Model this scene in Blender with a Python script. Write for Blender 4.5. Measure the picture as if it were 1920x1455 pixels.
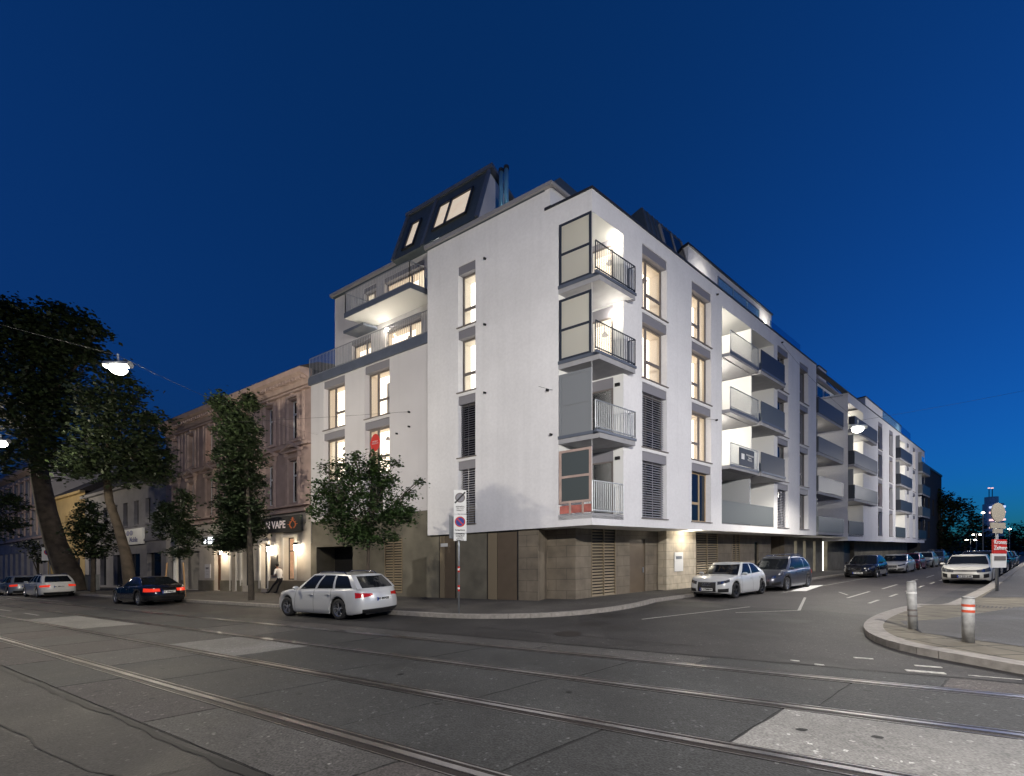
import bpy, bmesh, math, random
from mathutils import Vector, Matrix
R_ = math.radians
random.seed(7)
sc = bpy.context.scene
for o in list(bpy.data.objects): bpy.data.objects.remove(o)
col = sc.collection

# ---------------------------------------------------------------- camera, sky, exposure
CAMH = 1.78
FPX, PX, HY, SL = 750., 960., 1049.5, .0246        # the whole quarter climbs 2.5 % towards the right
cam = bpy.data.cameras.new('camera'); camo = bpy.data.objects.new('camera', cam); col.objects.link(camo)
camo.location = (0, 0, CAMH); camo.rotation_euler = (R_(90), 0, 0)
cam.sensor_width = 36; cam.lens = FPX/1920*36; cam.shift_y = (HY-727.5)/1920; cam.clip_end = 4000; cam.clip_start = .1
sc.camera = camo
w = bpy.data.worlds.new("World"); sc.world = w; w.use_nodes = True
nt = w.node_tree; nt.nodes.clear()
sky = nt.nodes.new('ShaderNodeTexSky'); sky.sky_type = 'NISHITA'; sky.sun_disc = False
sky.sun_elevation = R_(-2.5); sky.sun_rotation = R_(75); sky.ozone_density = 6; sky.air_density = 1.0; sky.dust_density = .4
tint = nt.nodes.new('ShaderNodeMix'); tint.data_type = 'RGBA'; tint.blend_type = 'MULTIPLY'; tint.inputs[0].default_value = 1
tint.inputs[7].default_value = (.25, 2.0, 1.5, 1)
add = nt.nodes.new('ShaderNodeMix'); add.data_type = 'RGBA'; add.blend_type = 'ADD'; add.inputs[0].default_value = 1; add.inputs[7].default_value = (.0004, .011, .034, 1)
bg = nt.nodes.new('ShaderNodeBackground'); bg.inputs[1].default_value = 1.0
wo = nt.nodes.new('ShaderNodeOutputWorld')
nt.links.new(sky.outputs[0], tint.inputs[6]); nt.links.new(tint.outputs[2], add.inputs[6]); nt.links.new(add.outputs[2], bg.inputs[0]); nt.links.new(bg.outputs[0], wo.inputs[0])
sc.view_settings.view_transform = 'Standard'; sc.view_settings.look = 'None'; sc.view_settings.exposure = 0; sc.view_settings.gamma = 1
sc.cycles.max_bounces = 5; sc.cycles.diffuse_bounces = 3; sc.cycles.glossy_bounces = 3; sc.cycles.transparent_max_bounces = 8
sc.cycles.sample_clamp_indirect = 3; sc.cycles.sample_clamp_direct = 30

# ---------------------------------------------------------------- helpers
def mat(name, c, rough=.8, metal=0., em=None, es=0., var=0., vs=3., bump=0., bs=40., spec=None, var2=0., vs2=60.):
    m = bpy.data.materials.new(name); m.use_nodes = True; n = m.node_tree; p = n.nodes['Principled BSDF']
    p.inputs['Base Color'].default_value = (*c, 1); p.inputs['Roughness'].default_value = rough; p.inputs['Metallic'].default_value = metal
    if spec is not None: p.inputs['Specular IOR Level'].default_value = spec
    if em: p.inputs['Emission Color'].default_value = (*em, 1); p.inputs['Emission Strength'].default_value = es
    tc = n.nodes.new('ShaderNodeTexCoord') if (var or bump or var2) else None
    if var:
        t = n.nodes.new('ShaderNodeTexNoise'); t.inputs['Scale'].default_value = vs; t.inputs['Detail'].default_value = 6
        r = n.nodes.new('ShaderNodeMapRange'); r.inputs[1].default_value = .3; r.inputs[2].default_value = .7
        r.inputs[3].default_value = 1-var; r.inputs[4].default_value = 1+var
        n.links.new(tc.outputs['Object'], t.inputs['Vector']); n.links.new(t.outputs[0], r.inputs[0])
        out = r.outputs[0]
        if var2:
            t2 = n.nodes.new('ShaderNodeTexNoise'); t2.inputs['Scale'].default_value = vs2; t2.inputs['Detail'].default_value = 2
            r2 = n.nodes.new('ShaderNodeMapRange'); r2.inputs[1].default_value = .35; r2.inputs[2].default_value = .65
            r2.inputs[3].default_value = 1-var2; r2.inputs[4].default_value = 1+var2
            n.links.new(tc.outputs['Object'], t2.inputs['Vector']); n.links.new(t2.outputs[0], r2.inputs[0])
            mm = n.nodes.new('ShaderNodeMath'); mm.operation = 'MULTIPLY'; n.links.new(out, mm.inputs[0]); n.links.new(r2.outputs[0], mm.inputs[1]); out = mm.outputs[0]
        v = n.nodes.new('ShaderNodeVectorMath'); v.operation = 'SCALE'; v.inputs[0].default_value = c
        n.links.new(out, v.inputs['Scale']); n.links.new(v.outputs[0], p.inputs['Base Color'])
    if bump:
        t = n.nodes.new('ShaderNodeTexNoise'); t.inputs['Scale'].default_value = bs; t.inputs['Detail'].default_value = 4
        b = n.nodes.new('ShaderNodeBump'); b.inputs['Strength'].default_value = bump; b.inputs['Distance'].default_value = .02
        n.links.new(tc.outputs['Object'], t.inputs['Vector']); n.links.new(t.outputs[0], b.inputs['Height']); n.links.new(b.outputs[0], p.inputs['Normal'])
    return m

def road_mat(name, c, grit=.5, rough=.75, stain=.35, warm=0.):
    m = mat(name, c, rough); n = m.node_tree; p = n.nodes['Principled BSDF']
    tc = n.nodes.new('ShaderNodeTexCoord')
    def noise(s, d, lo, hi, a, b, kind='n'):
        if kind == 'n':
            t = n.nodes.new('ShaderNodeTexNoise'); t.inputs['Scale'].default_value = s; t.inputs['Detail'].default_value = d; o = t.outputs[0]
        else:
            t = n.nodes.new('ShaderNodeTexVoronoi'); t.inputs['Scale'].default_value = s; o = t.outputs['Color']
        n.links.new(tc.outputs['Object'], t.inputs['Vector'])
        r = n.nodes.new('ShaderNodeMapRange'); r.inputs[1].default_value = lo; r.inputs[2].default_value = hi; r.inputs[3].default_value = a; r.inputs[4].default_value = b
        n.links.new(o, r.inputs[0]); return r.outputs[0], o
    a, _ = noise(.6, 8, .32, .68, 1-stain, 1+stain); b, fine = noise(48, 4, .32, .68, max(.25, 1-grit*.62), 1+grit*.62); c2, _ = noise(34, 0, .86, 1., 1, 1+grit*3.6, 'v')
    d2, _ = noise(9, 5, .35, .65, .88, 1.12)
    out = a
    for x in (b, c2, d2):
        mm = n.nodes.new('ShaderNodeMath'); mm.operation = 'MULTIPLY'; n.links.new(out, mm.inputs[0]); n.links.new(x, mm.inputs[1]); out = mm.outputs[0]
    v = n.nodes.new('ShaderNodeVectorMath'); v.operation = 'SCALE'; v.inputs[0].default_value = c
    n.links.new(out, v.inputs['Scale']); n.links.new(v.outputs[0], p.inputs['Base Color'])
    bu = n.nodes.new('ShaderNodeBump'); bu.inputs['Strength'].default_value = .45; bu.inputs['Distance'].default_value = .012
    n.links.new(fine, bu.inputs['Height']); n.links.new(bu.outputs[0], p.inputs['Normal'])
    rr = n.nodes.new('ShaderNodeMapRange'); rr.inputs[3].default_value = rough-.18; rr.inputs[4].default_value = rough+.12
    n.links.new(a, rr.inputs[0]); n.links.new(rr.outputs[0], p.inputs['Roughness'])
    return m

def brick_mat(name, c1, c2, cm, bw, bh, mortar=.012, rough=.8, coord='UV', off=.5):
    m = mat(name, c1, rough); n = m.node_tree; p = n.nodes['Principled BSDF']
    tc = n.nodes.new('ShaderNodeTexCoord'); b = n.nodes.new('ShaderNodeTexBrick')
    b.inputs['Color1'].default_value = (*c1, 1); b.inputs['Color2'].default_value = (*c2, 1); b.inputs['Mortar'].default_value = (*cm, 1)
    b.inputs['Scale'].default_value = 1; b.inputs['Brick Width'].default_value = bw; b.inputs['Row Height'].default_value = bh; b.inputs['Mortar Size'].default_value = mortar
    b.offset = off
    n.links.new(tc.outputs[coord], b.inputs['Vector'])
    t = n.nodes.new('ShaderNodeTexNoise'); t.inputs['Scale'].default_value = 2.2; t.inputs['Detail'].default_value = 7
    r = n.nodes.new('ShaderNodeMapRange'); r.inputs[1].default_value = .3; r.inputs[2].default_value = .7; r.inputs[3].default_value = .78; r.inputs[4].default_value = 1.2
    n.links.new(tc.outputs['Object'], t.inputs['Vector']); n.links.new(t.outputs[0], r.inputs[0])
    v = n.nodes.new('ShaderNodeVectorMath'); v.operation = 'SCALE'
    n.links.new(b.outputs['Color'], v.inputs[0]); n.links.new(r.outputs[0], v.inputs['Scale']); n.links.new(v.outputs[0], p.inputs['Base Color'])
    return m

def glass_mat(name, tint=(1, 1, 1), mixf=.12):
    m = bpy.data.materials.new(name); m.use_nodes = True; n = m.node_tree; n.nodes.clear()
    o = n.nodes.new('ShaderNodeOutputMaterial'); mx = n.nodes.new('ShaderNodeMixShader'); mx.inputs[0].default_value = mixf
    t = n.nodes.new('ShaderNodeBsdfTransparent'); t.inputs[0].default_value = (*tint, 1)
    g = n.nodes.new('ShaderNodeBsdfGlossy'); g.inputs['Roughness'].default_value = .03
    n.links.new(t.outputs[0], mx.inputs[1]); n.links.new(g.outputs[0], mx.inputs[2]); n.links.new(mx.outputs[0], o.inputs[0]); return m

M = dict(
 white=mat('white_render', (.79, .785, .80), .9, var=.06, vs=.45, bump=.3, bs=55, var2=.025, vs2=9),
 grey_r=mat('grey_render', (.60, .585, .60), .9, var=.06, vs=.4, bump=.25, bs=70),
 white2=mat('loggia_render', (.8, .8, .78), .9),
 stone=brick_mat('ashlar', (.19, .16, .12), (.165, .138, .103), (.11, .093, .072), .92, .46),
 stone_plain=mat('stone_plain', (.155, .142, .11), .85, var=.3, vs=1.1, bump=.2, bs=20),
 bluegrey=mat('blue_grey_metal', (.13, .15, .19), .5, .3, var=.08),
 box=mat('blind_box', (.23, .225, .25), .6),
 frame=mat('window_frame', (.16, .14, .13), .55),
 frame_w=mat('window_frame_wood', (.42, .30, .17), .6),
 darkbar=mat('dark_steel', (.045, .055, .075), .5, .4),
 steel=mat('galvanised', (.33, .35, .37), .45, .6, var=.1, vs=8),
 slab=mat('slab_edge', (.33, .33, .35), .75, var=.08),
 slat=mat('blind_slat', (.34, .34, .37), .45, .3),
 slat_d=mat('blind_slat_dark', (.12, .12, .14), .5, .3),
 louv=mat('louvre', (.26, .21, .14), .55, .2),
 door=mat('bronze_door', (.15, .115, .08), .5, .2, var=.06),
 roof=mat('dark_roof', (.06, .08, .095), .55, .1, var=.15, vs=4),
 cap=mat('parapet_cap', (.02, .022, .028), .5),
 glass=mat('dark_glass', (.010, .012, .015), .05, spec=.38),
 glasst=glass_mat('clear_glass', (.96, .97, .97), .07),
 glassb=glass_mat('blue_glass', (.55, .75, .85), .22),
 screen=mat('frosted_screen', (.75, .74, .69), .6),
 screen_d=mat('grey_screen', (.22, .235, .25), .35),
 solidrail=mat('grey_panel_rail', (.04, .046, .058), .5, .2),
 solidrail_l=mat('mesh_rail', (.11, .125, .13), .5, .3),
 lit=mat('lit_room', (.8, .7, .6), .9, em=(1, .85, .68), es=2.7),
 litw=mat('lit_room_white', (.8, .8, .75), .9, em=(1, .94, .84), es=2.8),
 litd=mat('lit_room_dim', (.8, .6, .4), .9, em=(1, .62, .36), es=.7),
 room=mat('room_wall', (.75, .68, .58), .9),
 lamp=mat('lamp_glow', (1, 1, 1), .5, em=(1, .93, .80), es=60),
 lamps=mat('lamp_glow_small', (1, 1, 1), .5, em=(1, .90, .72), es=25),
 blind=mat('frosted_white', (.7, .7, .7), .5),
 asphalt=road_mat('asphalt', (.023, .0215, .021), 1.0, .58, .5),
 asph2=road_mat('asphalt_side_street', (.042, .037, .036), .5, .56),
 slabA=road_mat('concrete_slab', (.050, .048, .046), 1.1, .58),
 slabB=road_mat('concrete_slab_light', (.16, .156, .148), .6, .55, .35),
 slabC=road_mat('concrete_slab_dark', (.028, .029, .029), 1.0, .6, .35),
 slabD=road_mat('concrete_slab_warm', (.062, .055, .052), .9, .66, .35),
 joint=mat('joint_tar', (.008, .008, .008), .7),
 rail=mat('rail_steel', (.55, .53, .52), .28, 1., var=.25, vs=1.5),
 railr=mat('rail_side', (.022, .018, .016), .6, .3),
 pave=road_mat('pavement_asphalt', (.06, .055, .05), .35, .8),
 kerb=mat('granite_kerb', (.27, .25, .225), .8, var=.2, vs=9, bump=.3, bs=60),
 tile=brick_mat('paving_slab', (.17, .15, .11), (.135, .12, .09), (.045, .04, .03), .62, .62, .02, .85, 'Object', 0),
 mark=mat('road_paint', (.42, .41, .38), .8, var=.3, vs=20),
 markw=mat('road_paint_fresh', (.8, .8, .78), .8),
 black=mat('black_paint', (.012, .012, .013), .5),
 rubber=mat('tyre', (.014, .014, .015), .8),
 chrome=mat('chrome', (.6, .6, .62), .12, 1.),
 rim=mat('alloy_rim', (.55, .56, .58), .25, .9),
 rim_d=mat('dark_rim', (.07, .07, .075), .35, .8),
 plate=mat('number_plate', (.75, .75, .73), .5),
 blue=mat('plate_blue', (.02, .06, .4), .5),
 hl=mat('headlight_glass', (.07, .075, .085), .08, .2, spec=.8),
 tl=mat('tail_lamp', (.45, .012, .01), .12, spec=.9),
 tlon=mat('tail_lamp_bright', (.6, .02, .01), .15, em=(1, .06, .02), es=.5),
 red=mat('red_paint', (.55, .03, .02), .5), redw=mat('sign_white', (.78, .78, .76), .5),
 pinkw=mat('old_render_pink', (.35, .26, .235), .9, var=.18, vs=1.2, bump=.3, bs=30),
 gut=mat('gutter_metal', (.33, .32, .33), .6, .2),
 pinkt=mat('old_stucco_trim', (.44, .33, .29), .9, var=.14, vs=2.5),
 cream=mat('old_render_cream', (.46, .42, .37), .9, var=.12, vs=1.6),
 yell=mat('old_render_yellow', (.34, .25, .12), .9, var=.12, vs=1.2),
 grw=mat('old_render_grey', (.27, .26, .27), .9, var=.14, vs=1.),
 whwin=mat('white_window_wood', (.68, .68, .70), .6),
 wood=mat('brown_door_wood', (.11, .045, .02), .6, var=.2, vs=6),
 tiles=mat('clay_roof', (.04, .034, .032), .9, var=.3, vs=8),
 bark=mat('bark', (.06, .05, .04), .95, var=.35, vs=5, bump=.8, bs=12),
 bark2=mat('plane_bark', (.075, .06, .045), .95, var=.45, vs=2.2, bump=.8, bs=9),
 whitewash=mat('whitewash', (.6, .58, .54), .9),
 stake=mat('stake_wood', (.45, .27, .13), .8),
 skin=mat('skin', (.42, .22, .15), .6), shirt=mat('white_shirt', (.75, .74, .74), .9), trous=mat('dark_trousers', (.012, .013, .018), .9), hair=mat('black_hair', (.01, .008, .007), .8),
 cabinet=mat('cabinet_grey', (.30, .31, .29), .7, var=.12, vs=5),
 flue=mat('flue_steel', (.20, .48, .68), .35, .35),
 wire=mat('wire', (.02, .02, .022), .6),
)
_n = M['screen'].node_tree; _t = _n.nodes.new('ShaderNodeBsdfTranslucent'); _t.inputs[0].default_value = (.9, .88, .8, 1); _m = _n.nodes.new('ShaderNodeMixShader'); _m.inputs[0].default_value = .6
_n.links.new(_n.nodes['Principled BSDF'].outputs[0], _m.inputs[1]); _n.links.new(_t.outputs[0], _m.inputs[2]); _n.links.new(_m.outputs[0], _n.nodes['Material Output'].inputs[0])
for _k in ('white', 'grey_r'):
    _n = M[_k].node_tree; _p = _n.nodes['Principled BSDF']; _src = _p.inputs['Base Color'].links[0].from_socket; _tc = [x for x in _n.nodes if x.type == 'TEX_COORD'][0]
    _mp = _n.nodes.new('ShaderNodeMapping'); _mp.inputs['Scale'].default_value = (2.2, 2.2, .10); _nz = _n.nodes.new('ShaderNodeTexNoise'); _nz.inputs['Scale'].default_value = 1; _nz.inputs['Detail'].default_value = 5
    _mr = _n.nodes.new('ShaderNodeMapRange'); _mr.inputs[1].default_value = .5; _mr.inputs[2].default_value = .78; _mr.inputs[3].default_value = 1; _mr.inputs[4].default_value = .93
    _v = _n.nodes.new('ShaderNodeVectorMath'); _v.operation = 'SCALE'
    _n.links.new(_tc.outputs['Object'], _mp.inputs[0]); _n.links.new(_mp.outputs[0], _nz.inputs['Vector']); _n.links.new(_nz.outputs[0], _mr.inputs[0]); _n.links.new(_src, _v.inputs[0]); _n.links.new(_mr.outputs[0], _v.inputs['Scale']); _n.links.new(_v.outputs[0], _p.inputs['Base Color'])
def leafmat(name, c, c2):
    m = bpy.data.materials.new(name); m.use_nodes = True; n = m.node_tree; p = n.nodes['Principled BSDF']; p.inputs['Roughness'].default_value = .6
    tc = n.nodes.new('ShaderNodeTexCoord'); t = n.nodes.new('ShaderNodeTexNoise'); t.inputs['Scale'].default_value = 3.; t.inputs['Detail'].default_value = 3
    mx = n.nodes.new('ShaderNodeMix'); mx.data_type = 'RGBA'; mx.inputs[6].default_value = (*c, 1); mx.inputs[7].default_value = (*c2, 1)
    n.links.new(tc.outputs['Object'], t.inputs['Vector']); r = n.nodes.new('ShaderNodeMapRange'); r.inputs[1].default_value = .35; r.inputs[2].default_value = .65
    n.links.new(t.outputs[0], r.inputs[0]); n.links.new(r.outputs[0], mx.inputs[0]); n.links.new(mx.outputs[2], p.inputs['Base Color'])
    return m
M['leaf'] = leafmat('leaf_maple', (.024, .055, .014), (.065, .115, .028))
M['leafd'] = leafmat('leaf_dark', (.011, .021, .009), (.034, .056, .018))

class MB:
    def __init__(s): s.v = []; s.f = []; s.uv = []; s.mi = []; s.cur = 0
    def quad(s, pts, uvs=None):
        b = len(s.v); s.v += [tuple(p) for p in pts]; s.uv += (uvs or [(p[0], p[1]) for p in pts]); s.f.append(tuple(range(b, b+len(pts)))); s.mi.append(s.cur)
    def hexa(s, P, U=None):   # 8 points: bottom 0-3, top 4-7
        b = len(s.v); s.v += [tuple(p) for p in P]; s.uv += (U or [(p[0]+p[1], p[2]) for p in P])
        for q in ((3,2,1,0), (4,5,6,7), (0,1,5,4), (1,2,6,5), (2,3,7,6), (3,0,4,7)): s.f.append(tuple(b+i for i in q)); s.mi.append(s.cur)
    def tube(s, a, c, r, r2=None, n=8, caps=True):
        r2 = r if r2 is None else r2; a = Vector(a); c = Vector(c); d = (c-a)
        if d.length < 1e-6: return
        d.normalize(); x = d.orthogonal().normalized(); y = d.cross(x); b = len(s.v)
        for p, rr in ((a, r), (c, r2)):
            for i in range(n):
                t = 2*math.pi*i/n; q = p+x*rr*math.cos(t)+y*rr*math.sin(t); s.v.append(tuple(q)); s.uv.append((i/n, q.z))
        for i in range(n): j = (i+1) % n; s.f.append((b+i, b+j, b+n+j, b+n+i)); s.mi.append(s.cur)
        if caps: s.f.append(tuple(b+i for i in reversed(range(n)))); s.f.append(tuple(b+n+i for i in range(n))); s.mi += [s.cur, s.cur]
    def path(s, pts, radii, n=8):
        pts = [Vector(p) for p in pts]; b = len(s.v); x = None
        for k, p in enumerate(pts):
            d = (pts[min(k+1, len(pts)-1)]-pts[max(k-1, 0)]).normalized()
            if x is None: x = d.orthogonal().normalized()
            x = (x-d*x.dot(d)).normalized(); y = d.cross(x)
            for i in range(n):
                t = 2*math.pi*i/n; q = p+(x*math.cos(t)+y*math.sin(t))*radii[k]; s.v.append(tuple(q)); s.uv.append((i/n, q.z))
        for k in range(len(pts)-1):
            for i in range(n): j = (i+1) % n; s.f.append((b+k*n+i, b+k*n+j, b+k*n+n+j, b+k*n+n+i)); s.mi.append(s.cur)
    def grid(s, rows, closed=False):
        b = len(s.v); m = len(rows[0])
        for r in rows:
            for p in r: s.v.append(tuple(p)); s.uv.append((p[0], p[2]))
        for i in range(len(rows)-1):
            for j in range(m-1 if not closed else m):
                k = (j+1) % m; s.f.append((b+i*m+j, b+i*m+k, b+(i+1)*m+k, b+(i+1)*m+j)); s.mi.append(s.cur)
    def build(s, name, mats, parent=None, smooth=False, local=False):
        if not isinstance(mats, (list, tuple)): mats = [mats]
        me = bpy.data.meshes.new(name)
        off = Vector((0, 0, 0))
        if parent is not None and not local:
            p = parent
            while p is not None: off += p.location; p = p.parent
        me.from_pydata([tuple(Vector(v)-off) for v in s.v], [], s.f); 
        ul = me.uv_layers.new(name='UVMap'); 
        li = [0]*len(me.loops); me.loops.foreach_get('vertex_index', li)
        fl = []
        for i in li: fl += [s.uv[i][0], s.uv[i][1]]
        ul.data.foreach_set('uv', fl)
        for m in mats: me.materials.append(M[m] if isinstance(m, str) else m)
        if len(mats) > 1: me.polygons.foreach_set('material_index', s.mi)
        if smooth: me.polygons.foreach_set('use_smooth', [True]*len(me.polygons))
        me.update()
        o = bpy.data.objects.new(name, me); col.objects.link(o); o.parent = parent
        return o

def tag(o, label=None, cat=None, group=None, kind=None):
    if label: o['label'] = label
    if cat: o['category'] = cat
    if group: o['group'] = group
    if kind: o['kind'] = kind
    return o
def empty(name, loc, label=None, cat=None, group=None):
    o = bpy.data.objects.new(name, None); col.objects.link(o); o.location = loc; o.empty_display_size = .3
    return tag(o, label, cat, group)
def copy_tree(o, parent=None):
    c = o.copy(); col.objects.link(c); c.parent = parent
    for ch in [x for x in bpy.data.objects if x.parent == o]: copy_tree(ch, c)
    return c
def G(x, y, z=0.): return Vector((x, y, z+SL*x))
def at(px, py, Y):    # the point seen at a photo pixel, at depth Y
    X = (px-PX)/FPX*Y; return Vector((X, Y, CAMH+(HY-py)/FPX*Y))
class Fr:              # a facade frame: s along, o outwards, z above the ground
    def __init__(s, ox, oy, ux, uy, nx, ny): s.o = (ox, oy); s.u = (ux, uy); s.n = (nx, ny)
    def P(s, a, o, z):
        return G(s.o[0]+a*s.u[0]+o*s.n[0], s.o[1]+a*s.u[1]+o*s.n[1], z)
    def box(s, mb, a0, a1, o0, o1, z0, z1):
        c = [(a0, o0, z0), (a1, o0, z0), (a1, o1, z0), (a0, o1, z0), (a0, o0, z1), (a1, o0, z1), (a1, o1, z1), (a0, o1, z1)]
        P = [s.P(*q) for q in c]
        # separate faces so that each keeps its own uv
        for q in ((3,2,1,0), (4,5,6,7), (0,1,5,4), (1,2,6,5), (2,3,7,6), (3,0,4,7)):
            mb.quad([P[i] for i in q], [(c[i][0]+c[i][1], c[i][2]) for i in q])
    def prism(s, mb, poly, a0, a1):   # poly in (o, z), extruded along the facade
        n = len(poly)
        A = [s.P(a0, o, z) for o, z in poly]; B = [s.P(a1, o, z) for o, z in poly]
        mb.quad(A); mb.quad(B[::-1])
        for i in range(n): j = (i+1) % n; mb.quad([A[i], B[i], B[j], A[j]], [(a0, poly[i][1]), (a1, poly[i][1]), (a1, poly[j][1]), (a0, poly[j][1])])
    def wall(s, mb, a0, a1, z0, z1, o, holes=(), depth=.3, cut=0.):
        S = sorted({a0, a1, *[h[0] for h in holes], *[h[1] for h in holes]}); Z = sorted({z0, z1, *[h[2] for h in holes], *[h[3] for h in holes]})
        S = [x for x in S if a0 <= x <= a1]; Z = [x for x in Z if z0 <= x <= z1]
        for i in range(len(S)-1):
            for j in range(len(Z)-1):
                cs, cz = (S[i]+S[i+1])/2, (Z[j]+Z[j+1])/2
                if any(h[0] < cs < h[1] and h[2] < cz < h[3] for h in holes): continue
                mb.quad([s.P(S[i], o, Z[j]), s.P(S[i+1], o, Z[j]), s.P(S[i+1], o, Z[j+1]), s.P(S[i], o, Z[j+1])], [(S[i], Z[j]), (S[i+1], Z[j]), (S[i+1], Z[j+1]), (S[i], Z[j+1])])
        for h in holes:
            b0, b1, c0, c1 = h[:4]; d = h[4] if len(h) > 4 else depth
            for (p, q) in (((b0, c0), (b1, c0)), ((b1, c0), (b1, c1)), ((b1, c1), (b0, c1)), ((b0, c1), (b0, c0))):
                mb.quad([s.P(p[0], o, p[1]), s.P(q[0], o, q[1]), s.P(q[0], o-d, q[1]), s.P(p[0], o-d, p[1])])
C = (2.954, 14.77)
uL = (-.875672, .482907); nL = (-.482907, -.875672); uR = (.800575, .599233); nR = (.599233, -.800575)
FLp = Fr(*C, *uL, *nL); FRp = Fr(*C, *uR, *nR)
FLo = Fr(*C, *uL, -uR[0]/.911, -uR[1]/.911); FRo = Fr(*C, *uR, -uL[0]/.911, -uL[1]/.911)   # the cross walls run parallel to the other street
FL, FRt = FLo, FRo
D0 = 14.36           # distance of the left frontage from the camera's foot
ST = Fr(0, 0, *uL, -nL[0], -nL[1])   # street frame: s along the tram street, o = distance from the camera's foot

def point_light(name, loc, power, color=(1, .93, .82), r=.08, parent=None, spot=None, blend=.6, aim=None):
    l = bpy.data.lights.new(name, 'SPOT' if spot else 'POINT'); l.energy = power; l.color = color; l.shadow_soft_size = r
    if spot: l.spot_size = R_(spot); l.spot_blend = blend
    o = bpy.data.objects.new(name, l); col.objects.link(o); 
    off = Vector((0, 0, 0)); p = parent
    while p is not None: off += p.location; p = p.parent
    o.location = Vector(loc)-off; o.parent = parent
    if aim is not None: o.rotation_euler = Vector(aim).to_track_quat('-Z', 'Y').to_euler()
    return o
def text_mesh(txt, size, bold=0.):
    cu = bpy.data.curves.new('t', 'FONT'); cu.body = txt; cu.size = size; cu.extrude = .004; cu.offset = bold; cu.align_x = 'CENTER'; cu.align_y = 'CENTER'
    cu.resolution_u = 3
    o = bpy.data.objects.new('t', cu); col.objects.link(o); bpy.context.view_layer.update()
    me = bpy.data.meshes.new_from_object(o.evaluated_get(bpy.context.evaluated_depsgraph_get())); bpy.data.objects.remove(o); bpy.data.curves.remove(cu)
    return me
def put_text(name, txt, size, m, origin, xdir, updir, parent, bold=0., sx=1., abs_=False):
    me = text_mesh(txt, size, bold); X = Vector(xdir).normalized(); U = Vector(updir).normalized(); N = X.cross(U)
    off = Vector((0, 0, 0)); p = parent
    if not abs_:
        while p is not None: off += p.location; p = p.parent
    O = Vector(origin)-off
    for v in me.vertices: c = v.co.copy(); v.co = O+X*c.x*sx+U*c.y+N*c.z
    me.materials.clear(); me.materials.append(M[m]); o = bpy.data.objects.new(name, me); col.objects.link(o); o.parent = parent; return o

# ---------------------------------------------------------------- ground
def struct(name, mb, m): o = mb.build(name, m); tag(o, kind='structure'); return o
g = MB(); S_ = 1500
g.quad([G(-S_, -60), G(S_, -60), G(S_, S_*1.3), G(-S_, S_*1.3)]); struct('ground', g, 'asphalt')
# joint bed under the tram slabs, slabs, rails
g = MB(); ST.box(g, -25, 90, 1.97, 7.72, -.02, .004); struct('track_bed', g, 'joint')
RA = [2.76, 4.17, 5.60, 7.03]
bands = [(1.98, 2.66, 3.05, 2.9), (2.88, 4.07, 2.08, 1.7), (4.29, 5.50, 2.87, 0.03), (5.72, 6.93, 2.9, -.86), (7.15, 7.70, 2.9, -2.35)]
light = {(2, 6), (2, 7), (2, 3), (2, -1), (2, -2), (2, -3)}; dark = {(3, 0), (3, -1), (2, 1), (2, 2), (3, -2), (1, 0), (1, -1), (3, 1), (3, 2), (4, 0)}; warm = {(0, 1), (2, -3)}
mbs = {'slabA': MB(), 'slabB': MB(), 'slabC': MB(), 'slabD': MB()}
def slab(mb, a, b, d0, d1, z, jit=.012):
    lp = []
    def sk(s_, d): return s_-.451*(d-d0)
    for (p, q, n) in (((a, d0), (b, d0), 9), ((b, d0), (b, d1), 5), ((b, d1), (a, d1), 9), ((a, d1), (a, d0), 5)):
        for i in range(n): t = i/n; lp.append((p[0]+(q[0]-p[0])*t+random.uniform(-jit, jit), p[1]+(q[1]-p[1])*t+random.uniform(-jit, jit)*(.5 if n == 9 else .2)))
    top = [ST.P(sk(x, y), y, z) for x, y in lp]; mb.quad(top)
    for i in range(len(top)): j = (i+1) % len(top); mb.quad([top[i], top[j], top[j]-Vector((0, 0, .02)), top[i]-Vector((0, 0, .02))])
for bi, (d0, d1, ln, s0) in enumerate(bands):
    for k in range(-12, 34):
        a, b = s0+k*ln+.014, s0+(k+1)*ln-.014
        if b > 88 or a < -24: continue
        key = 'slabB' if (bi, k) in light else 'slabC' if (bi, k) in dark else 'slabD' if (bi, k) in warm or random.random() < .22 else 'slabC' if random.random() < .3 else 'slabA'
        slab(mbs[key], a, b, d0, d1, .008+random.uniform(0, .003))
for k, v in mbs.items(): struct('tram_slabs', v, k)
for d in RA:
    g = MB(); g.cur = 1; ST.box(g, -25, 90, d-.12, d+.12, 0, .0125); g.cur = 0; ST.box(g, -25, 90, d-.028, d+.034, 0, .019); ST.box(g, -25, 90, d+.078, d+.096, 0, .0175); g.cur = 0; ST.box(g, -25, 90, d-.112, d-.104, 0, .015); struct('tram_rail', g, ['rail', 'railr'])
g = MB(); ST.box(g, 34.0, 60, 7.75, 7.8, -.01, .004)
ST.box(g, -3.4, -2.9, 8.0, 8.02, -.01, .004)
for s in (16.5, 20.5): ST.box(g, s+8, s+10, 4.85, 4.93, .008, .0155)
struct('lane_line', g, 'mark')
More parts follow.
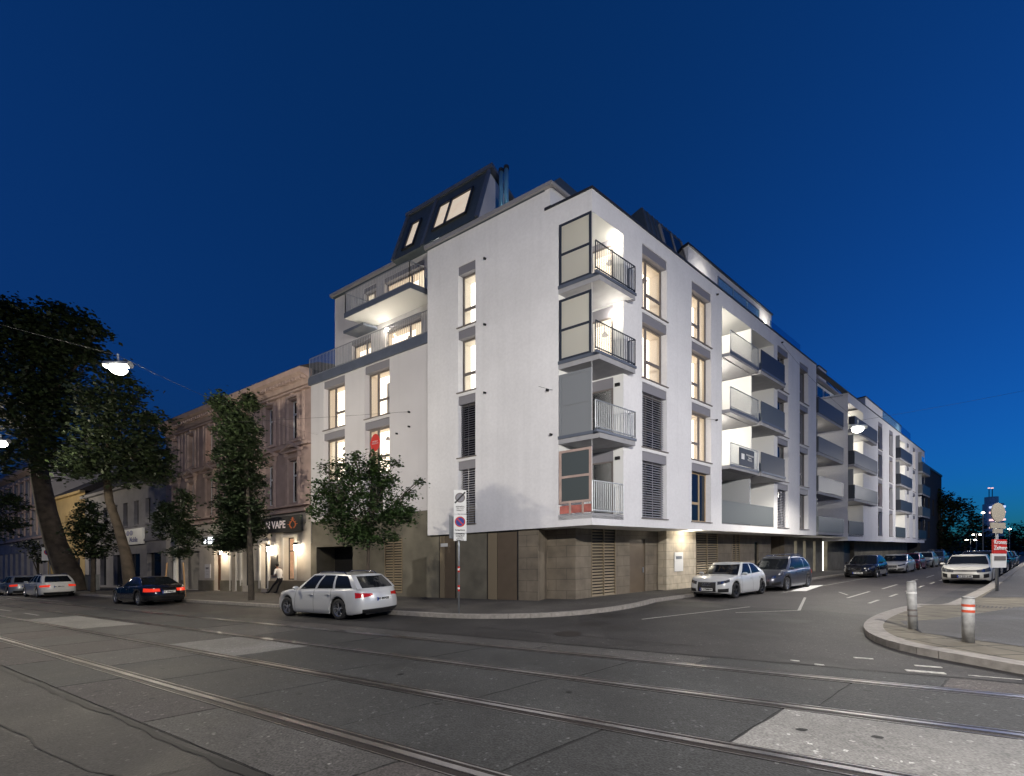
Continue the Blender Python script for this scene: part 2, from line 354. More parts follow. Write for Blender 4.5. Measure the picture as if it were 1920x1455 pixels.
# side street surface and markings
g = MB()
def poly(mb, pts, z): mb.quad([G(x, y, z) for x, y in pts])
def Rp(s, o): return (C[0]+s*uR[0]+o*nR[0], C[1]+s*uR[1]+o*nR[1])
def Lp(d, a): return (a*uL[0]-d*nL[0], a*uL[1]-d*nL[1])
poly(g, [Rp(3.1, .9), Rp(3.4, 2.5), Rp(3.1, 4.2), Rp(3.5, 6), Rp(3.2, 7.6), Rp(120, 8.6), Rp(120, .9)], .004); struct('side_street', g, 'asph2')
g = MB()
def rline(a, b, w=.1):
    (s0, o0), (s1, o1) = a, b; L = math.hypot(s1-s0, o1-o0); ds, do = (s1-s0)/L*w/2, (o1-o0)/L*w/2
    poly(g, [Rp(s0-do, o0+ds), Rp(s0+do, o0-ds), Rp(s1+do, o1-ds), Rp(s1-do, o1+ds)], .008)
for s in range(0, 14): rline((6.6+s*3.0, 6.45), (8.0+s*3.0, 6.43), .09)
for s in (8.2, 13.6, 19, 25): rline((s, 5.5), (s+3.6, 5.42), .09)
rline((3.2, 5.5), (7.5, 4.35), .08); rline((3.2, 5.5), (1.5, 4.4), .06); rline((9.5, 5.2), (10.8, 4.6), .07); rline((9.0, 3.0), (24, 3.0), .05)
rline((-1.5, 3.2), (3.2, 4.1), .06)
struct('road_marking', g, 'mark')
g = MB(); poly(g, [Rp(10.2, 2.95), Rp(10.6, 3.45), Rp(15.0, 2.9), Rp(14.2, 2.45)], .012); struct('road_marking', g, 'markw')
g = MB()
for (d, a, w_, l_) in ((7.95, -2.45, .08, .42), (8.35, -2.6, .05, .3), (8.6, -1.9, .05, .25), (7.85, -1.2, .05, .12), (8.0, -.9, .04, .12)):
    ST.box(g, a-l_/2, a+l_/2, d, d+w_, -.01, .009)
struct('paint_patch', g, 'mark')
g = MB()     # tar seams, cracks and small potholes in the asphalt
def crack(p, q, wd=.02, n=14, j=.06):
    P0 = Vector(p); P1 = Vector(q); d = (P1-P0).normalized(); e = Vector((-d.y, d.x)); prev = None
    for i in range(n+1):
        c = P0.lerp(P1, i/n)+e*random.uniform(-j, j); w_ = wd*random.uniform(.4, 1.3); cur = (c-e*w_, c+e*w_)
        if prev: poly(g, [prev[0], prev[1], cur[1], cur[0]], .006)
        prev = cur
crack(Lp(1.9, 14), Lp(1.93, -6), .035, 60, .03); crack(Lp(7.78, 20), Lp(7.8, -8), .02, 60, .03)
crack(Lp(1.1, 9), Lp(1.4, 3.4), .008); crack(Lp(8.9, 6), Lp(8.6, .5), .012, 20, .05); crack(Lp(8.5, 22), Lp(8.4, 10), .010, 30, .05); crack(Lp(.6, 5), Lp(1.8, 4.2), .007, 9, .04)
for (d, a) in ((3.4, 5.2), (4.7, 4.6), (3.2, 8.8), (5.0, 1.9), (6.1, 2.9), (2.4, 6.9), (2.2, 8.1), (3.9, 3.2), (6.6, -1.5), (5.0, -1.2), (4.9, -.6)):
    c = Lp(d, a); poly(g, [(c[0]+.055*math.cos(t)*random.uniform(.6, 1.2), c[1]+.04*math.sin(t)*random.uniform(.6, 1.2)) for t in [2*math.pi*i/9 for i in range(9)]], .0135)
struct('road_cracks', g, 'joint')
g = MB(); g.cur = 0
for (d, a) in ((8.9, 3.4), (9.2, 17.0), (1.2, 12)):
    c = Lp(d, a); poly(g, [(c[0]+.32*math.cos(t), c[1]+.32*math.sin(t)) for t in [2*math.pi*i/24 for i in range(24)]], .0075)
struct('manhole_cover', g, 'railr')
# manhole patches
def sidewalk(name, pts, m, z=.12, kerbw=.2, km='kerb', closed_edges=None, tops='pave'):
    """pts: world xy loop; a solid slab with a kerb band along the listed edges"""
    g = MB(); n = len(pts); g.quad([G(x, y, z-.002) for x, y in pts]); o = struct(name, g, m)
    k = MB(); e = closed_edges; cen = Vector((sum(p[0] for p in pts)/n, sum(p[1] for p in pts)/n))
    inner = []
    P2 = [Vector(p) for p in pts[e[0]:e[1]+1]]
    for i, p in enumerate(P2):
        a = P2[max(i-1, 0)]; b = P2[min(i+1, len(P2)-1)]; t = (b-a).normalized(); nn = Vector((-t.y, t.x))
        if nn.dot(cen-p) < 0: nn = -nn
        inner.append(p+nn*kerbw)
    for i in range(len(P2)-1):
        a, b = P2[i], P2[i+1]; c_, d_ = inner[i+1], inner[i]
        L = (b-a).length; m_ = max(1, round(L/1.2))
        for q in range(m_):
            f0, f1 = q/m_, (q+1)/m_; gp = .006/max(L, .1)
            A = a.lerp(b, f0+gp); B = a.lerp(b, f1-gp); Cc = d_.lerp(c_, f1-gp); Dd = d_.lerp(c_, f0+gp)
            k.hexa([G(A.x, A.y, -.02), G(B.x, B.y, -.02), G(Cc.x, Cc.y, -.02), G(Dd.x, Dd.y, -.02), G(A.x, A.y, z+.004), G(B.x, B.y, z+.004), G(Cc.x, Cc.y, z+.004), G(Dd.x, Dd.y, z+.004)])
    struct('kerb', k, km)
# left street sidewalk + round the corner + side street
def arc(p0, p1, p2, n=8):
    r = []
    for i in range(n+1): t = i/n; r.append(((1-t)**2*p0[0]+2*t*(1-t)*p1[0]+t*t*p2[0], (1-t)**2*p0[1]+2*t*(1-t)*p1[1]+t*t*p2[1]))
    return r
edge = [Lp(10.0, 95), Lp(10.0, 60), Lp(10., 30), Lp(10., 12), Lp(10., 8.5)]+arc(Lp(10., 8.0), Lp(10.4, 3.4), Rp(2.5, 1.0), 12)+[Rp(4.6, 1.0), Rp(20, 1.), Rp(60, 1.0), Rp(110, 1.)]
sidewalk('sidewalk', edge+[Rp(110, -3), Rp(0, -3), Lp(18, 8), Lp(18, 95)], 'pave', closed_edges=(0, len(edge)-1))
edge = [Rp(120, 8.5), Rp(60, 8.5), Rp(15.5, 8.45), Rp(14.6, 8.3), Rp(8.2, 8.3), Rp(7.6, 8.25)]+arc(Rp(6.6, 8.2), Rp(5.9, 8.1), Rp(5.5, 7.6), 4)+arc(Rp(5.0, 7.52), Rp(-.3, 7.2), Rp(-1.3, 8.3), 12)+[Lp(8.68, 2.35+0-4.0)]+[Lp(8.55, -9.0), Lp(8.55, -40)]
# far-right corner pavement
edge2 = [Rp(120, 8.5), Rp(60, 8.5), Rp(15.5, 8.45), Rp(8.2, 8.3)]+arc(Rp(6.8, 8.25), Rp(5.9, 8.1), Rp(5.5, 7.6), 4)+arc(Rp(5.0, 7.52), Rp(-1.0, 7.0), Rp(-1.75, 9.0), 14)+[Rp(-1.75-1.3, 9.0+2.9), Rp(-1.75-9, 9.0+20)]
sidewalk('sidewalk', edge2+[Rp(0, 40), Rp(120, 40)], 'tile', closed_edges=(0, len(edge2)-1), kerbw=.32)
g = MB(); poly(g, [Rp(1.6, 8.0), Rp(.1, 8.55), Rp(-1.5, 12.5), Rp(-8, 30), Rp(10, 30), Rp(8, 13.), Rp(6.7, 9.6), Rp(4.3, 9.0), Rp(2.6, 8.6)], .125); struct('pavement_patch', g, 'asphalt')
g = MB(); poly(g, [Rp(9.4, 8.75), Rp(15.5, 8.8), Rp(60, 8.9), Rp(60, 30), Rp(11.5, 30), Rp(11.5, 10.5), Rp(10.4, 9.9)], .125); struct('pavement_patch', g, 'asphalt')
g = MB()
for i in range(12):
    o0 = 8.75+i*.075; poly(g, [Rp(6.0, o0), Rp(6.0, o0+.035), Rp(6.55, o0+.035), Rp(6.55, o0)], .127)
struct('drain_grate', g, 'railr')

# ---------------------------------------------------------------- window, blind, balcony builders
def window(fr, parent, a0, a1, z0, z1, o, kind='dark', flip=False, boxh=.38, depth=.22, frm='frame', boxm='box', glazing=True, style=2):
    """one opening: blind box, sill, frame with its panes, and the room or blind behind"""
    m = MB(); ob = o-depth; zt = z1-boxh; t = .07
    tw = a1-a0
    def bar(x0, x1, y0, y1): fr.box(m, x0, x1, ob-.05, ob, y0, y1)
    bar(a0, a0+t, z0, zt); bar(a1-t, a1, z0, zt); bar(a0+t, a1-t, z0, z0+t); bar(a0+t, a1-t, zt-t, zt)
    panes = []
    if style == 2:
        mid = a0+tw*(.36 if not flip else .64); tr = z0+(zt-z0)*.38
        bar(mid-.055, mid+.055, z0+t, zt-t)
        if flip: bar(a0+t, mid-.055, tr-.06, tr+.06)
        else: bar(mid+.055, a1-t, tr-.06, tr+.06)
    elif style == 1:
        tr = z0+(zt-z0)*.36; bar(a0+t, a1-t, tr-.06, tr+.06)
    w_ = m.build('window', frm, parent)
    if boxh > 0:
        m = MB(); fr.box(m, a0+.002, a1-.002, ob-.05, o-.03, zt+.003, z1-.002); m.build('blind_box', boxm, w_)
    m = MB(); fr.box(m, a0-.05, a1+.05, ob-.02, o+.05, z0-.045, z0-.003); m.build('sill', 'frame', w_)
    if kind in ('blind', 'blindd'):
        m = MB(); n = int((zt-z0)/.10)
        for i in range(n):
            z = z0+.03+i*(zt-z0-.04)/n
            P = [fr.P(a0+.05, o-.10, z), fr.P(a1-.05, o-.10, z), fr.P(a1-.05, o-.15, z+.06), fr.P(a0+.05, o-.15, z+.06)]
            m.quad(P)
        for x in (a0+tw*.12, a0+tw*.5, a1-tw*.12): fr.box(m, x-.012, x+.012, o-.1, o-.09, z0+.02, zt)
        m.build('venetian_blind', 'slat' if kind == 'blind' else 'slat_d', w_)
    if kind.startswith('lit'):
        m = MB(); fr.box(m, a0+t, a1-t, ob-.03, ob-.02, z0+t, zt-t); m.build('pane', 'glasst', w_)
        m = MB(); dd = .6; e = .25
        A = [(a0-e, z0-.0), (a1+e, z0), (a1+e, zt+.05), (a0-e, zt+.05)]
        m.quad([fr.P(a, ob-dd, z) for a, z in A]); m.cur = 1
        for i in range(4):
            p, q = A[i], A[(i+1) % 4]; m.quad([fr.P(p[0], ob-.06, p[1]), fr.P(q[0], ob-.06, q[1]), fr.P(q[0], ob-dd, q[1]), fr.P(p[0], ob-dd, p[1])])
        m.build('room', [kind, 'room'], w_)
        rn = random.random()
        if tw > 1.2 and rn < .75:
            m = MB(); x = a0+tw*random.uniform(.1, .6); fr.box(m, x, x+.5+.3*random.random(), ob-dd+.02, ob-dd+.08, z0-.0, z0+(1.95 if rn < .4 else 1.1)); m.build('interior_door' if rn < .4 else 'cupboard', 'grey_r' if rn < .4 else 'wood', w_)
        if tw > 1.2 and rn > .45:
            m = MB(); c0 = a0+t+.02 if rn > .7 else a1-t-.02-tw*.22; nn = 14
            row = [(c0+tw*.22*i/nn, ob-.13+.03*math.sin(i*2.1)) for i in range(nn+1)]; m.grid([[fr.P(x, y, z0+.03) for x, y in row], [fr.P(x, y, zt-.03) for x, y in row]]); m.build('curtain', 'screen', w_)
        if rn > .3:
            m = MB(); x = a0+tw*random.uniform(.3, .7); m.tube(fr.P(x, ob-.35, zt-.02), fr.P(x, ob-.35, zt-.38), .01, n=5); m.tube(fr.P(x, ob-.35, zt-.38), fr.P(x, ob-.35, zt-.52), .06, .13, n=10); m.build('pendant_lamp', 'box', w_)
    else:
        m = MB(); fr.box(m, a0+t, a1-t, ob-.04, ob-.02, z0+t, zt-t); m.build('pane', 'glass', w_)
        if kind == 'dark':
            pass
    return w_

def rail_bars(fr, mb, a0, a1, o0, o1, z0, z1, step=.11, r=.015):
    """vertical bar railing between two points (a0,o0)-(a1,o1)"""
    L = math.hypot(a1-a0, o1-o0); n = max(2, int(L/step))
    for i in range(n+1):
        t = i/n; a = a0+(a1-a0)*t; o = o0+(o1-o0)*t
        rr = r*1.8 if i in (0, n) else r
        mb.tube(fr.P(a, o, z0), fr.P(a, o, z1), rr, n=4, caps=False)
    for z in (z0+.05, z1):
        mb.tube(fr.P(a0, o0, z), fr.P(a1, o1, z), .022, n=4)

def wall_lamp(fr, parent, a, o, z, power, color=(1, .92, .78), mname='lamps'):
    m = MB(); fr.box(m, a-.07, a+.07, o, o+.08, z-.09, z+.09); l = m.build('wall_lamp', mname, parent)
    point_light('lamp_light', fr.P(a, o+.16, z-.02), power, color, .06, l)
    return l

# ---------------------------------------------------------------- main building
B = empty('apartment_building', FL.P(0, -6, 0), 'large white corner apartment block with lit windows and stacked corner balconies', 'building')
ZT = [6.18, 9.05, 11.95, 14.8]; ZS = [3.40, 6.36, 9.24, 12.12]
# right facade
cR1 = (3.06, 4.87); cR2 = (6.93, 8.75); cR3 = (17.0, 18.75); cR4 = (20.75, 22.4)
holes = [(0, 1.83, 3.4, 14.58, .01)]
for (a, b) in (cR1, cR2, cR3, cR4):
    for k in range(4): holes.append((a, b, ZS[k], ZT[k]))
holes.append((9.85, 16.45, 3.36, 14.6, .01))
m = MB(); FRt.wall(m, 0, 24.0, 3.0, 15.42, 0, holes)
FRt.wall(m, 24.0, 24.001, 3, 15.42, 0)
m.quad([FRt.P(24, 0, 3), FRt.P(24, -2.5, 3), FRt.P(24, -2.5, 15.42), FRt.P(24, 0, 15.42)])
# left facade, projecting white part
holesL = [(0, 1.33, 3.4, 14.58, .01)]+[(5.18, 6.1, ZS[k]-(.02 if k else 0), ZT[k]) for k in range(4)]
FL.wall(m, 0, 7.85, 3.0, 15.42, 0, holesL); FL.wall(m, 1.67, 7.85, 15.42, 16.3, 0)
m.quad([FL.P(7.85, 0, 3), FL.P(7.85, -2.2, 3), FL.P(7.85, -2.2, 16.3), FL.P(7.85, 0, 16.3)])
# upper storey wall beside the corner parapet, facing the side street
m.quad([FL.P(1.67, 0, 15.3), FL.P(1.67, 0, 16.3), FRt.P(9, -1.52, 16.3), FRt.P(9, -1.52, 15.3)])
m.build('wall', 'white', B)
# soffit
FL, FRt = FLp, FRp
m = MB(); m.quad([FL.P(0, 0, 3.0), FL.P(7.85, 0, 3.0), FL.P(7.85, -4, 3.), FRt.P(24, -4, 3.), FRt.P(24, 0, 3.)]); m.build('soffit', 'white2', B)
# left lower part
FL, FRt = FLo, FRo
oA = -.12
hl = [(10.45, 12.2, ZS[2], ZT[2]), (10.45, 12.2, ZS[1], ZT[1]), (10.9, 12.2, 4.4, ZT[0]), (13.75, 15.5, ZS[2], ZT[2]), (13.75, 15.5, ZS[1], ZT[1]), (13.75, 15.5, 4.4, ZT[0])]
m = MB(); FL.wall(m, 7.85, 16.62, 4.2, 12.0, oA, hl); m.quad([FL.P(16.62, oA, 3), FL.P(16.62, oA-3, 3), FL.P(16.62, oA-3, 12.45), FL.P(16.62, oA, 12.45)]); m.build('wall', 'grey_r', B)
# ground floor
FL, FRt = FLp, FRp
GL = -.14; GR = -1.4
hg = [(13.1, 16.1, .1, 2.75, 1.2), (9.55, 10.75, .3, 3.0, .1)]
m = MB(); FL.wall(m, 2.25, 16.62, 0, 4.2, GL, [h for h in hg]); m.build('ground_floor_wall', 'stone_plain', B)
hg2 = [(4.0, 5.9, .1, 2.99, .5), (7.35, 7.9, .1, 2.99, .25)]
m = MB(); 
m2 = MB(); FL.wall(m2, 2.25, 4.0, 0, 3.0, GL+.012); m2.quad([FL.P(2.25, GL+.012, 0), FL.P(2.25, -1.3, 0), FL.P(2.25, -1.3, 3), FL.P(2.25, GL+.012, 3)])
FL.wall(m2, 1.0, 2.25, 0, 3.0, -1.0)
# chamfer corner and right ground floor
pA = FL.P(1.0, -1.0, 0); pB = FRt.P(1.3, GR, 0)
up = Vector((0, 0, 3.0)); m2.quad([pA, pB, pB+up, pA+up], [(0, 0), (1.2, 0), (1.2, 3), (0, 3)])
LV = [(1.52, 3.1), (9.9, 12.3), (14.1, 15.1)]
holeR = [(a, b, .15, 3.0, .06) for a, b in LV]+[(4.1, 5.3, .12, 2.6, .12), (17.2, 17.8, .9, 2.55, .15), (19.8, 22.2, .12, 2.999, 2.)]
FRt.wall(m2, 1.3, 24, 0, 3.0, GR, holeR)
m2.build('stone_cladding', 'stone', B)
m = MB(); FRt.box(m, 6.35, 9.05, -2.0, -.95, 0, 2.995); m.build('entrance_pier', brick_mat('pale_ashlar', (.56, .49, .38), (.50, .44, .34), (.34, .29, .22), .75, .4), B)
m = MB(); FRt.box(m, 7.0, 7.75, -.95, -.90, 1.0, 1.95); mb_ = m.build('letter_box', 'redw', B); m = MB(); FRt.box(m, 7.1, 7.6, -.90, -.885, 1.62, 1.76); m.build('letter_slot', 'steel', mb_)
point_light('soffit_light', FRt.P(7.7, -.35, 2.8), 60, (1, .9, .72), .1, B)
def louvre(fr, a0, a1, z0, z1, o, nm='louvre_panel', mt='louv', split=True):
    m = MB(); n = int((z1-z0)/.125)
    fr.box(m, a0, a0+.04, o-.04, o+.02, z0, z1); fr.box(m, a1-.04, a1, o-.04, o+.02, z0, z1)
    if split: fr.box(m, (a0+a1)/2-.02, (a0+a1)/2+.02, o-.04, o+.02, z0, z1)
    for i in range(n):
        z = z0+i*(z1-z0)/n; m.quad([fr.P(a0+.04, o+.012, z), fr.P(a1-.04, o+.012, z), fr.P(a1-.04, o-.045, z+.075), fr.P(a0+.04, o-.045, z+.075)])
    w_ = m.build(nm, mt, B); m = MB(); fr.box(m, a0, a1, o-.08, o-.055, z0, z1); m.build('backing', 'black', w_)
for a, b in LV: louvre(FRt, a, b, .15, 3.0, GR-.0)
louvre(FL, 9.55, 10.75, .3, 3.0, GL)
def door(fr, parent, a0, a1, z0, z1, o, mt='door', nm='door'):
    m = MB(); fr.box(m, a0, a1, o-.06, o, z0, z1); d = m.build(nm, mt, parent)
    m = MB(); fr.box(m, a1-.16, a1-.11, o, o+.05, z0+.9, z0+1.15); m.build('handle', 'steel', d); return d
door(FRt, B, 4.1, 5.3, .12, 2.6, GR-.06)
m = MB(); FRt.box(m, 17.2, 17.8, GR-.14, GR-.1, .9, 2.55); m.build('slot_window', 'glass', B)
m = MB(); FRt.box(m, 19.8, 22.2, GR-2.1, GR-2., .1, 3.); m.build('garage_door', 'door', B)
# left ground floor doors
def recess_door(a0, a1, zt):
    m = MB(); FL.box(m, a0-.06, a1+.06, GL+.002, GL+.02, .1, zt+.06); f = m.build('door_frame', 'black', B)
    m = MB(); FL.box(m, a0, a0+(a1-a0)*.66, GL+.02, GL+.04, .12, zt); m.build('door', 'door', B)
    m = MB(); FL.box(m, a0+(a1-a0)*.68, a1, GL+.02, GL+.045, .12, zt); m.build('side_panel', 'louv', B)
recess_door(3.2, 4.6, 2.93); recess_door(6.35, 7.2, 2.93)
m = MB(); FL.box(m, 6.75, 7.15, GL+.045, GL+.055, 2.45, 2.6); m.build('name_plate', 'redw', B)
m = MB(); FL.box(m, 13.1, 16.1, GL-1.25, GL-1.2, 0, 2.8); m.build('garage_door', 'black', B)
m = MB(); FRt.box(m, 9.15, 9.4, GR, GR+.03, 2.5, 2.8); m.build('house_number_plate', 'blue', B)
put_text('house_number', '1', .2, 'redw', FRt.P(9.27, GR+.035, 2.65), (*uR, 0), (0, 0, 1), B)
m = MB(); FRt.box(m, 9.35, 9.55, GR, GR+.04, 1.35, 1.9); m.build('intercom', 'redw', B)

# windows of the right facade
FL, FRt = FLo, FRo
kinds = [['blind', 'blind', 'lit', 'lit'], ['dark', 'lit', 'lit', 'lit'], ['blind', 'dark', 'dark', 'dark'], ['dark', 'dark', 'dark', 'dark']]
for ci, (a, b) in enumerate((cR1, cR2, cR3, cR4)):
    for k in range(4):
        window(FRt, B, a, b, ZS[k], ZT[k], 0, kinds[ci][k], flip=(ci != 0), frm='frame_w' if (ci == 1 and k == 0) else 'frame')
        # side blind guide / hinged shutter rail at the jamb
for k in range(4): window(FL, B, 5.18, 6.1, ZS[k]-(.02 if k else 0), ZT[k], 0, ['blind', 'blindd', 'litw', 'litw'][k], style=1)
for (a0, a1, z0, z1) in hl:
    k = 'dark' if z1 < 7 else 'lit'; window(FL, B, a0, a1, z0, z1, oA, k, flip=True)
# round red sticker in a pane
m = MB(); c0 = FL.P(11.75, oA-.19, 8.0); n = 24
ring = [c0+Vector((uL[0]*math.cos(t)*.33, uL[1]*math.cos(t)*.33, math.sin(t)*.45+SL*uL[0]*math.cos(t)*.33)) for t in [2*math.pi*i/n for i in range(n)]]
m.quad(ring); bd = FL; FL.box(m, 11.39, 12.11, oA-.195, oA-.188, 7.93, 8.08); st_ = m.build('round_poster', 'red', B)
put_text('poster_writing', 'PROJEKT\nVERKAUFT', .1, 'redw', FL.P(11.75, oA-.184, 8.0), (-uL[0], -uL[1], 0), (0, 0, 1), st_)

# corner loggia: floors, back walls, balconies
def loggia_corner():
    bw = MB()   # inner walls
    d = 1.83; e = 1.33; z0, z1 = 3.4, 14.58
    bw.quad([FRt.P(d, 0, z0), FRt.P(d, -1.2117, z0), FRt.P(d, -1.2117, z1), FRt.P(d, 0, z1)])
    bw.quad([FL.P(e, 0, z0), FL.P(e, -1.667, z0), FL.P(e, -1.667, z1), FL.P(e, 0, z1)])
    bw.build('loggia_wall', 'white2', B)
    # ceiling
    for k, zb in enumerate([3.25, 6.18, 9.06, 11.96]):
        m = MB(); zt = zb+.2
        pr = .26 if k else 0.
        pts = [FL.P(e, 0, 0), FL.P(-.28 if k else 0, 0, 0), FRt.P(2.12 if k else d, pr, 0), FRt.P(2.12 if k else d, .003, 0), FRt.P(d, .003, 0), FRt.P(d, -1.2117, 0)]
        lo = [p+Vector((0, 0, zb)) for p in pts]; hi = [p+Vector((0, 0, zt)) for p in pts]
        m.quad(lo[::-1]); m.quad(hi)
        for i in range(len(pts)): j = (i+1) % len(pts); m.quad([lo[i], lo[j], hi[j], hi[i]])
        bal = m.build('balcony', 'slab', B)
        if k:
            m = MB()   # dark drip edge on top of the slab
            FL.box(m, -.27, e, -.02, .03, zt-.02, zt+.10); FRt.box(m, -.2, 2.16, pr-.05, pr+.03, zt-.01, zt+.09); m.build('edge_profile', 'bluegrey', bal)
        # railing on the side-street face
        m = MB(); zr = zt+.12 if k else zt+.05
        if k: rail_bars(FRt, m, -.22, 2.1, pr, pr, zr, zr+1.02, .115); rail_bars(FRt, m, 2.1, 2.1, pr, 0.02, zr, zr+1.02, .115)
        else: rail_bars(FRt, m, .02, d-.02, 0, 0, zr, zr+1.15, .115)
        m.build('railing', 'darkbar' if k >= 2 else 'steel', bal)
        # framed screen on the tram street face
        m = MB(); z0s, z1s = zt+.1, zt+2.45; fo = .01; s0, s1 = .02, e-.03
        if k == 0: z0s = zt+.42
        fw = .09
        FL.box(m, s0, s0+fw, fo-.05, fo, z0s, z1s); FL.box(m, s1-fw, s1, fo-.05, fo, z0s, z1s)
        for zz in (z0s, (z0s+z1s)/2-.05, z1s-fw): FL.box(m, s0+fw, s1-fw, fo-.048, fo-.002, zz, zz+fw)
        sc_ = m.build('screen_frame', 'darkbar' if k >= 2 else ('screen_d' if k == 1 else 'pinkt'), bal)
        m = MB(); FL.box(m, s0+fw, s1-fw, fo-.035, fo-.02, z0s+fw, (z0s+z1s)/2-.05); FL.box(m, s0+fw, s1-fw, fo-.035, fo-.02, (z0s+z1s)/2+.04, z1s-fw)
        m.build('screen_pane', 'screen' if k >= 2 else ('screen_d' if k else mat('smoked_glass_screen', (.085, .10, .10), .12, spec=.7)), sc_)
        if k == 0:
            m = MB(); FL.box(m, .05, e-.05, -.03, -.01, zt+.04, zt+.34); kp_ = m.build('kick_panel', mat('faded_red_panel', (.42, .13, .105), .6, var=.5, vs=2.5), bal)
            for x in (.32, .82): m = MB(); FL.box(m, x, x+.07, -.01, .01, zt, zt+.42); m.build('post', 'pinkt', kp_)
        # door / blind at the back
        q0 = FRt.P(d, 0, 0); fb = Fr(q0.x, q0.y, uL[0], uL[1], -uR[0], -uR[1])
        window(fb, bal, .40, 1.31, zt+.02, zt+2.62, .05, ['blindd', 'blind', 'lit', 'lit'][k], boxh=.42, depth=.03, style=0)
        if k >= 2: wall_lamp(fb, bal, .22, .0, zt+2.25, [0, 0, 55, 62][k])
        else:
            m = MB(); fb.box(m, .13, .30, 0, .07, zt+2.22, zt+2.34); m.build('wall_lamp', 'black', bal)
    m = MB(); m.quad([FL.P(e, 0, 14.58), FL.P(0, 0, 14.58), FRt.P(d, 0, 14.58), FRt.P(d, -1.2117, 14.58)]); m.build('loggia_ceiling', 'white2', B)
loggia_corner()
# large loggia on the right facade
def loggia_big():
    a0, a1, dp = 9.85, 16.45, 1.5; z0, z1 = 3.36, 14.6; mid = 13.35
    m = MB()
    m.quad([FRt.P(a0, 0, z0), FRt.P(a0, -dp, z0), FRt.P(a0, -dp, z1), FRt.P(a0, 0, z1)]); m.quad([FRt.P(a1, 0, z0), FRt.P(a1, -dp, z0), FRt.P(a1, -dp, z1), FRt.P(a1, 0, z1)])
    m.quad([FRt.P(a0, -dp, z0), FRt.P(a1, -dp, z0), FRt.P(a1, -dp, z1), FRt.P(a0, -dp, z1)]); m.quad([FRt.P(a0, 0, z1), FRt.P(a1, 0, z1), FRt.P(a1, -dp, z1), FRt.P(a0, -dp, z1)])
    m.build('loggia_wall', 'white2', B)
    for k, zb in enumerate([3.2, 6.18, 9.06, 11.96]):
        zt = zb+.2; m = MB(); pr = .32 if k else 0.
        FRt.box(m, a0+.003, a1-.003, -dp, -.001, zb, zt)
        if k: FRt.box(m, a0+.05, mid-.08, 0, pr, zb+.02, zt); FRt.box(m, mid+.02, a1+.35, .002, pr+.1, zb-.02, zt)
        bal = m.build('balcony', 'slab', B)
        if k:
            m = MB(); FRt.box(m, a0+.03, mid-.06, pr, pr+.03, zt-.06, zt+.06); FRt.box(m, mid+.02, a1+.37, pr+.1, pr+.13, zt-.06, zt+.06); m.build('edge_profile', 'bluegrey', bal)
            m = MB(); rail_bars(FRt, m, a0+.1, mid-.1, pr, pr, zt+.08, zt+1.15, .115); m.build('railing', 'steel', bal)
            m = MB(); FRt.box(m, mid+.05, a1+.33, pr+.06, pr+.09, zt+.08, zt+1.15); FRt.box(m, a1+.30, a1+.33, .01, pr+.06, zt+.08, zt+1.15); m.build('railing_panel', 'solidrail' if k != 2 else 'solidrail_l', bal)
            if k == 1:
                m = MB(); FRt.box(m, a0+1.0, mid-.75, pr+.03, pr+.05, zt+.1, zt+1.05); bn = m.build('banner', 'darkbar', bal)
                m = MB(); FRt.box(m, a0+1.2, a0+1.55, pr+.051, pr+.055, zt+.45, zt+.75); m.build('banner_logo', 'redw', bn)
                put_text('banner_writing', 'WOHNUNGEN\nTelefon\nVERKAUF', .13, 'redw', FRt.P(a0+2.2, pr+.056, zt+.6), (*uR, 0), (0, 0, 1), bn)
        else:
            m = MB(); FRt.box(m, a0+.01, a1-.01, -.05, -.02, zt+.03, zt+1.2); m.build('railing_panel', 'solidrail_l', bal)
        m = MB(); FRt.box(m, mid-.06, mid+.02, -dp+.01, (.0 if k else -.06), zt, zb+2.86 if k < 3 else 14.58); m.build('partition', 'white2' if k else 'screen_d', bal)
        for j, (s0, s1) in enumerate(((a0+.6, mid-.7), (mid+.5, a1-.5))):
            kd = ['dark', 'lit', 'lit', 'lit'][k] if j == 0 else ['litd', 'dark', 'dark', 'dark'][k]
            window(FRt, bal, s0, s1, zt+.03, zt+2.45, -dp+.12, kd, boxh=.25, depth=.06, frm='frame_w')
        if k:
            wall_lamp(FRt, bal, a0+.9, -dp+.02, zt+2.2, [0, 480, 640, 560][k])
            m = MB(); FRt.box(m, a0+.01, a0+.03, -dp, 0, zt, zt+2.6); m.build('side_wall', 'white2', bal)
loggia_big()
# top caps, parapet, gutter
FL, FRt = FLp, FRp
m = MB(); FRt.box(m, -.02, 24.05, -.3, .04, 15.42, 15.50); FL.box(m, -.02, 1.62, -.3, .04, 15.42, 15.50); FL.box(m, 1.62, 1.9, .005, .06, 15.42, 15.50); m.build('parapet_cap', 'cap', B)
m = MB(); FL.box(m, 1.6, 7.95, -.02, .14, 16.22, 16.38); FL.box(m, 7.95, 16.2, -1.25, -1.05, 17.48, 17.64)
m.tube(FL.P(1.6, .14, 16.3), FL.P(1.67, -.05, 16.3)+Vector((uR[0]*3.2, uR[1]*3.2, SL*uR[0]*3.2)), .08); m.build('gutter', 'gut', B)
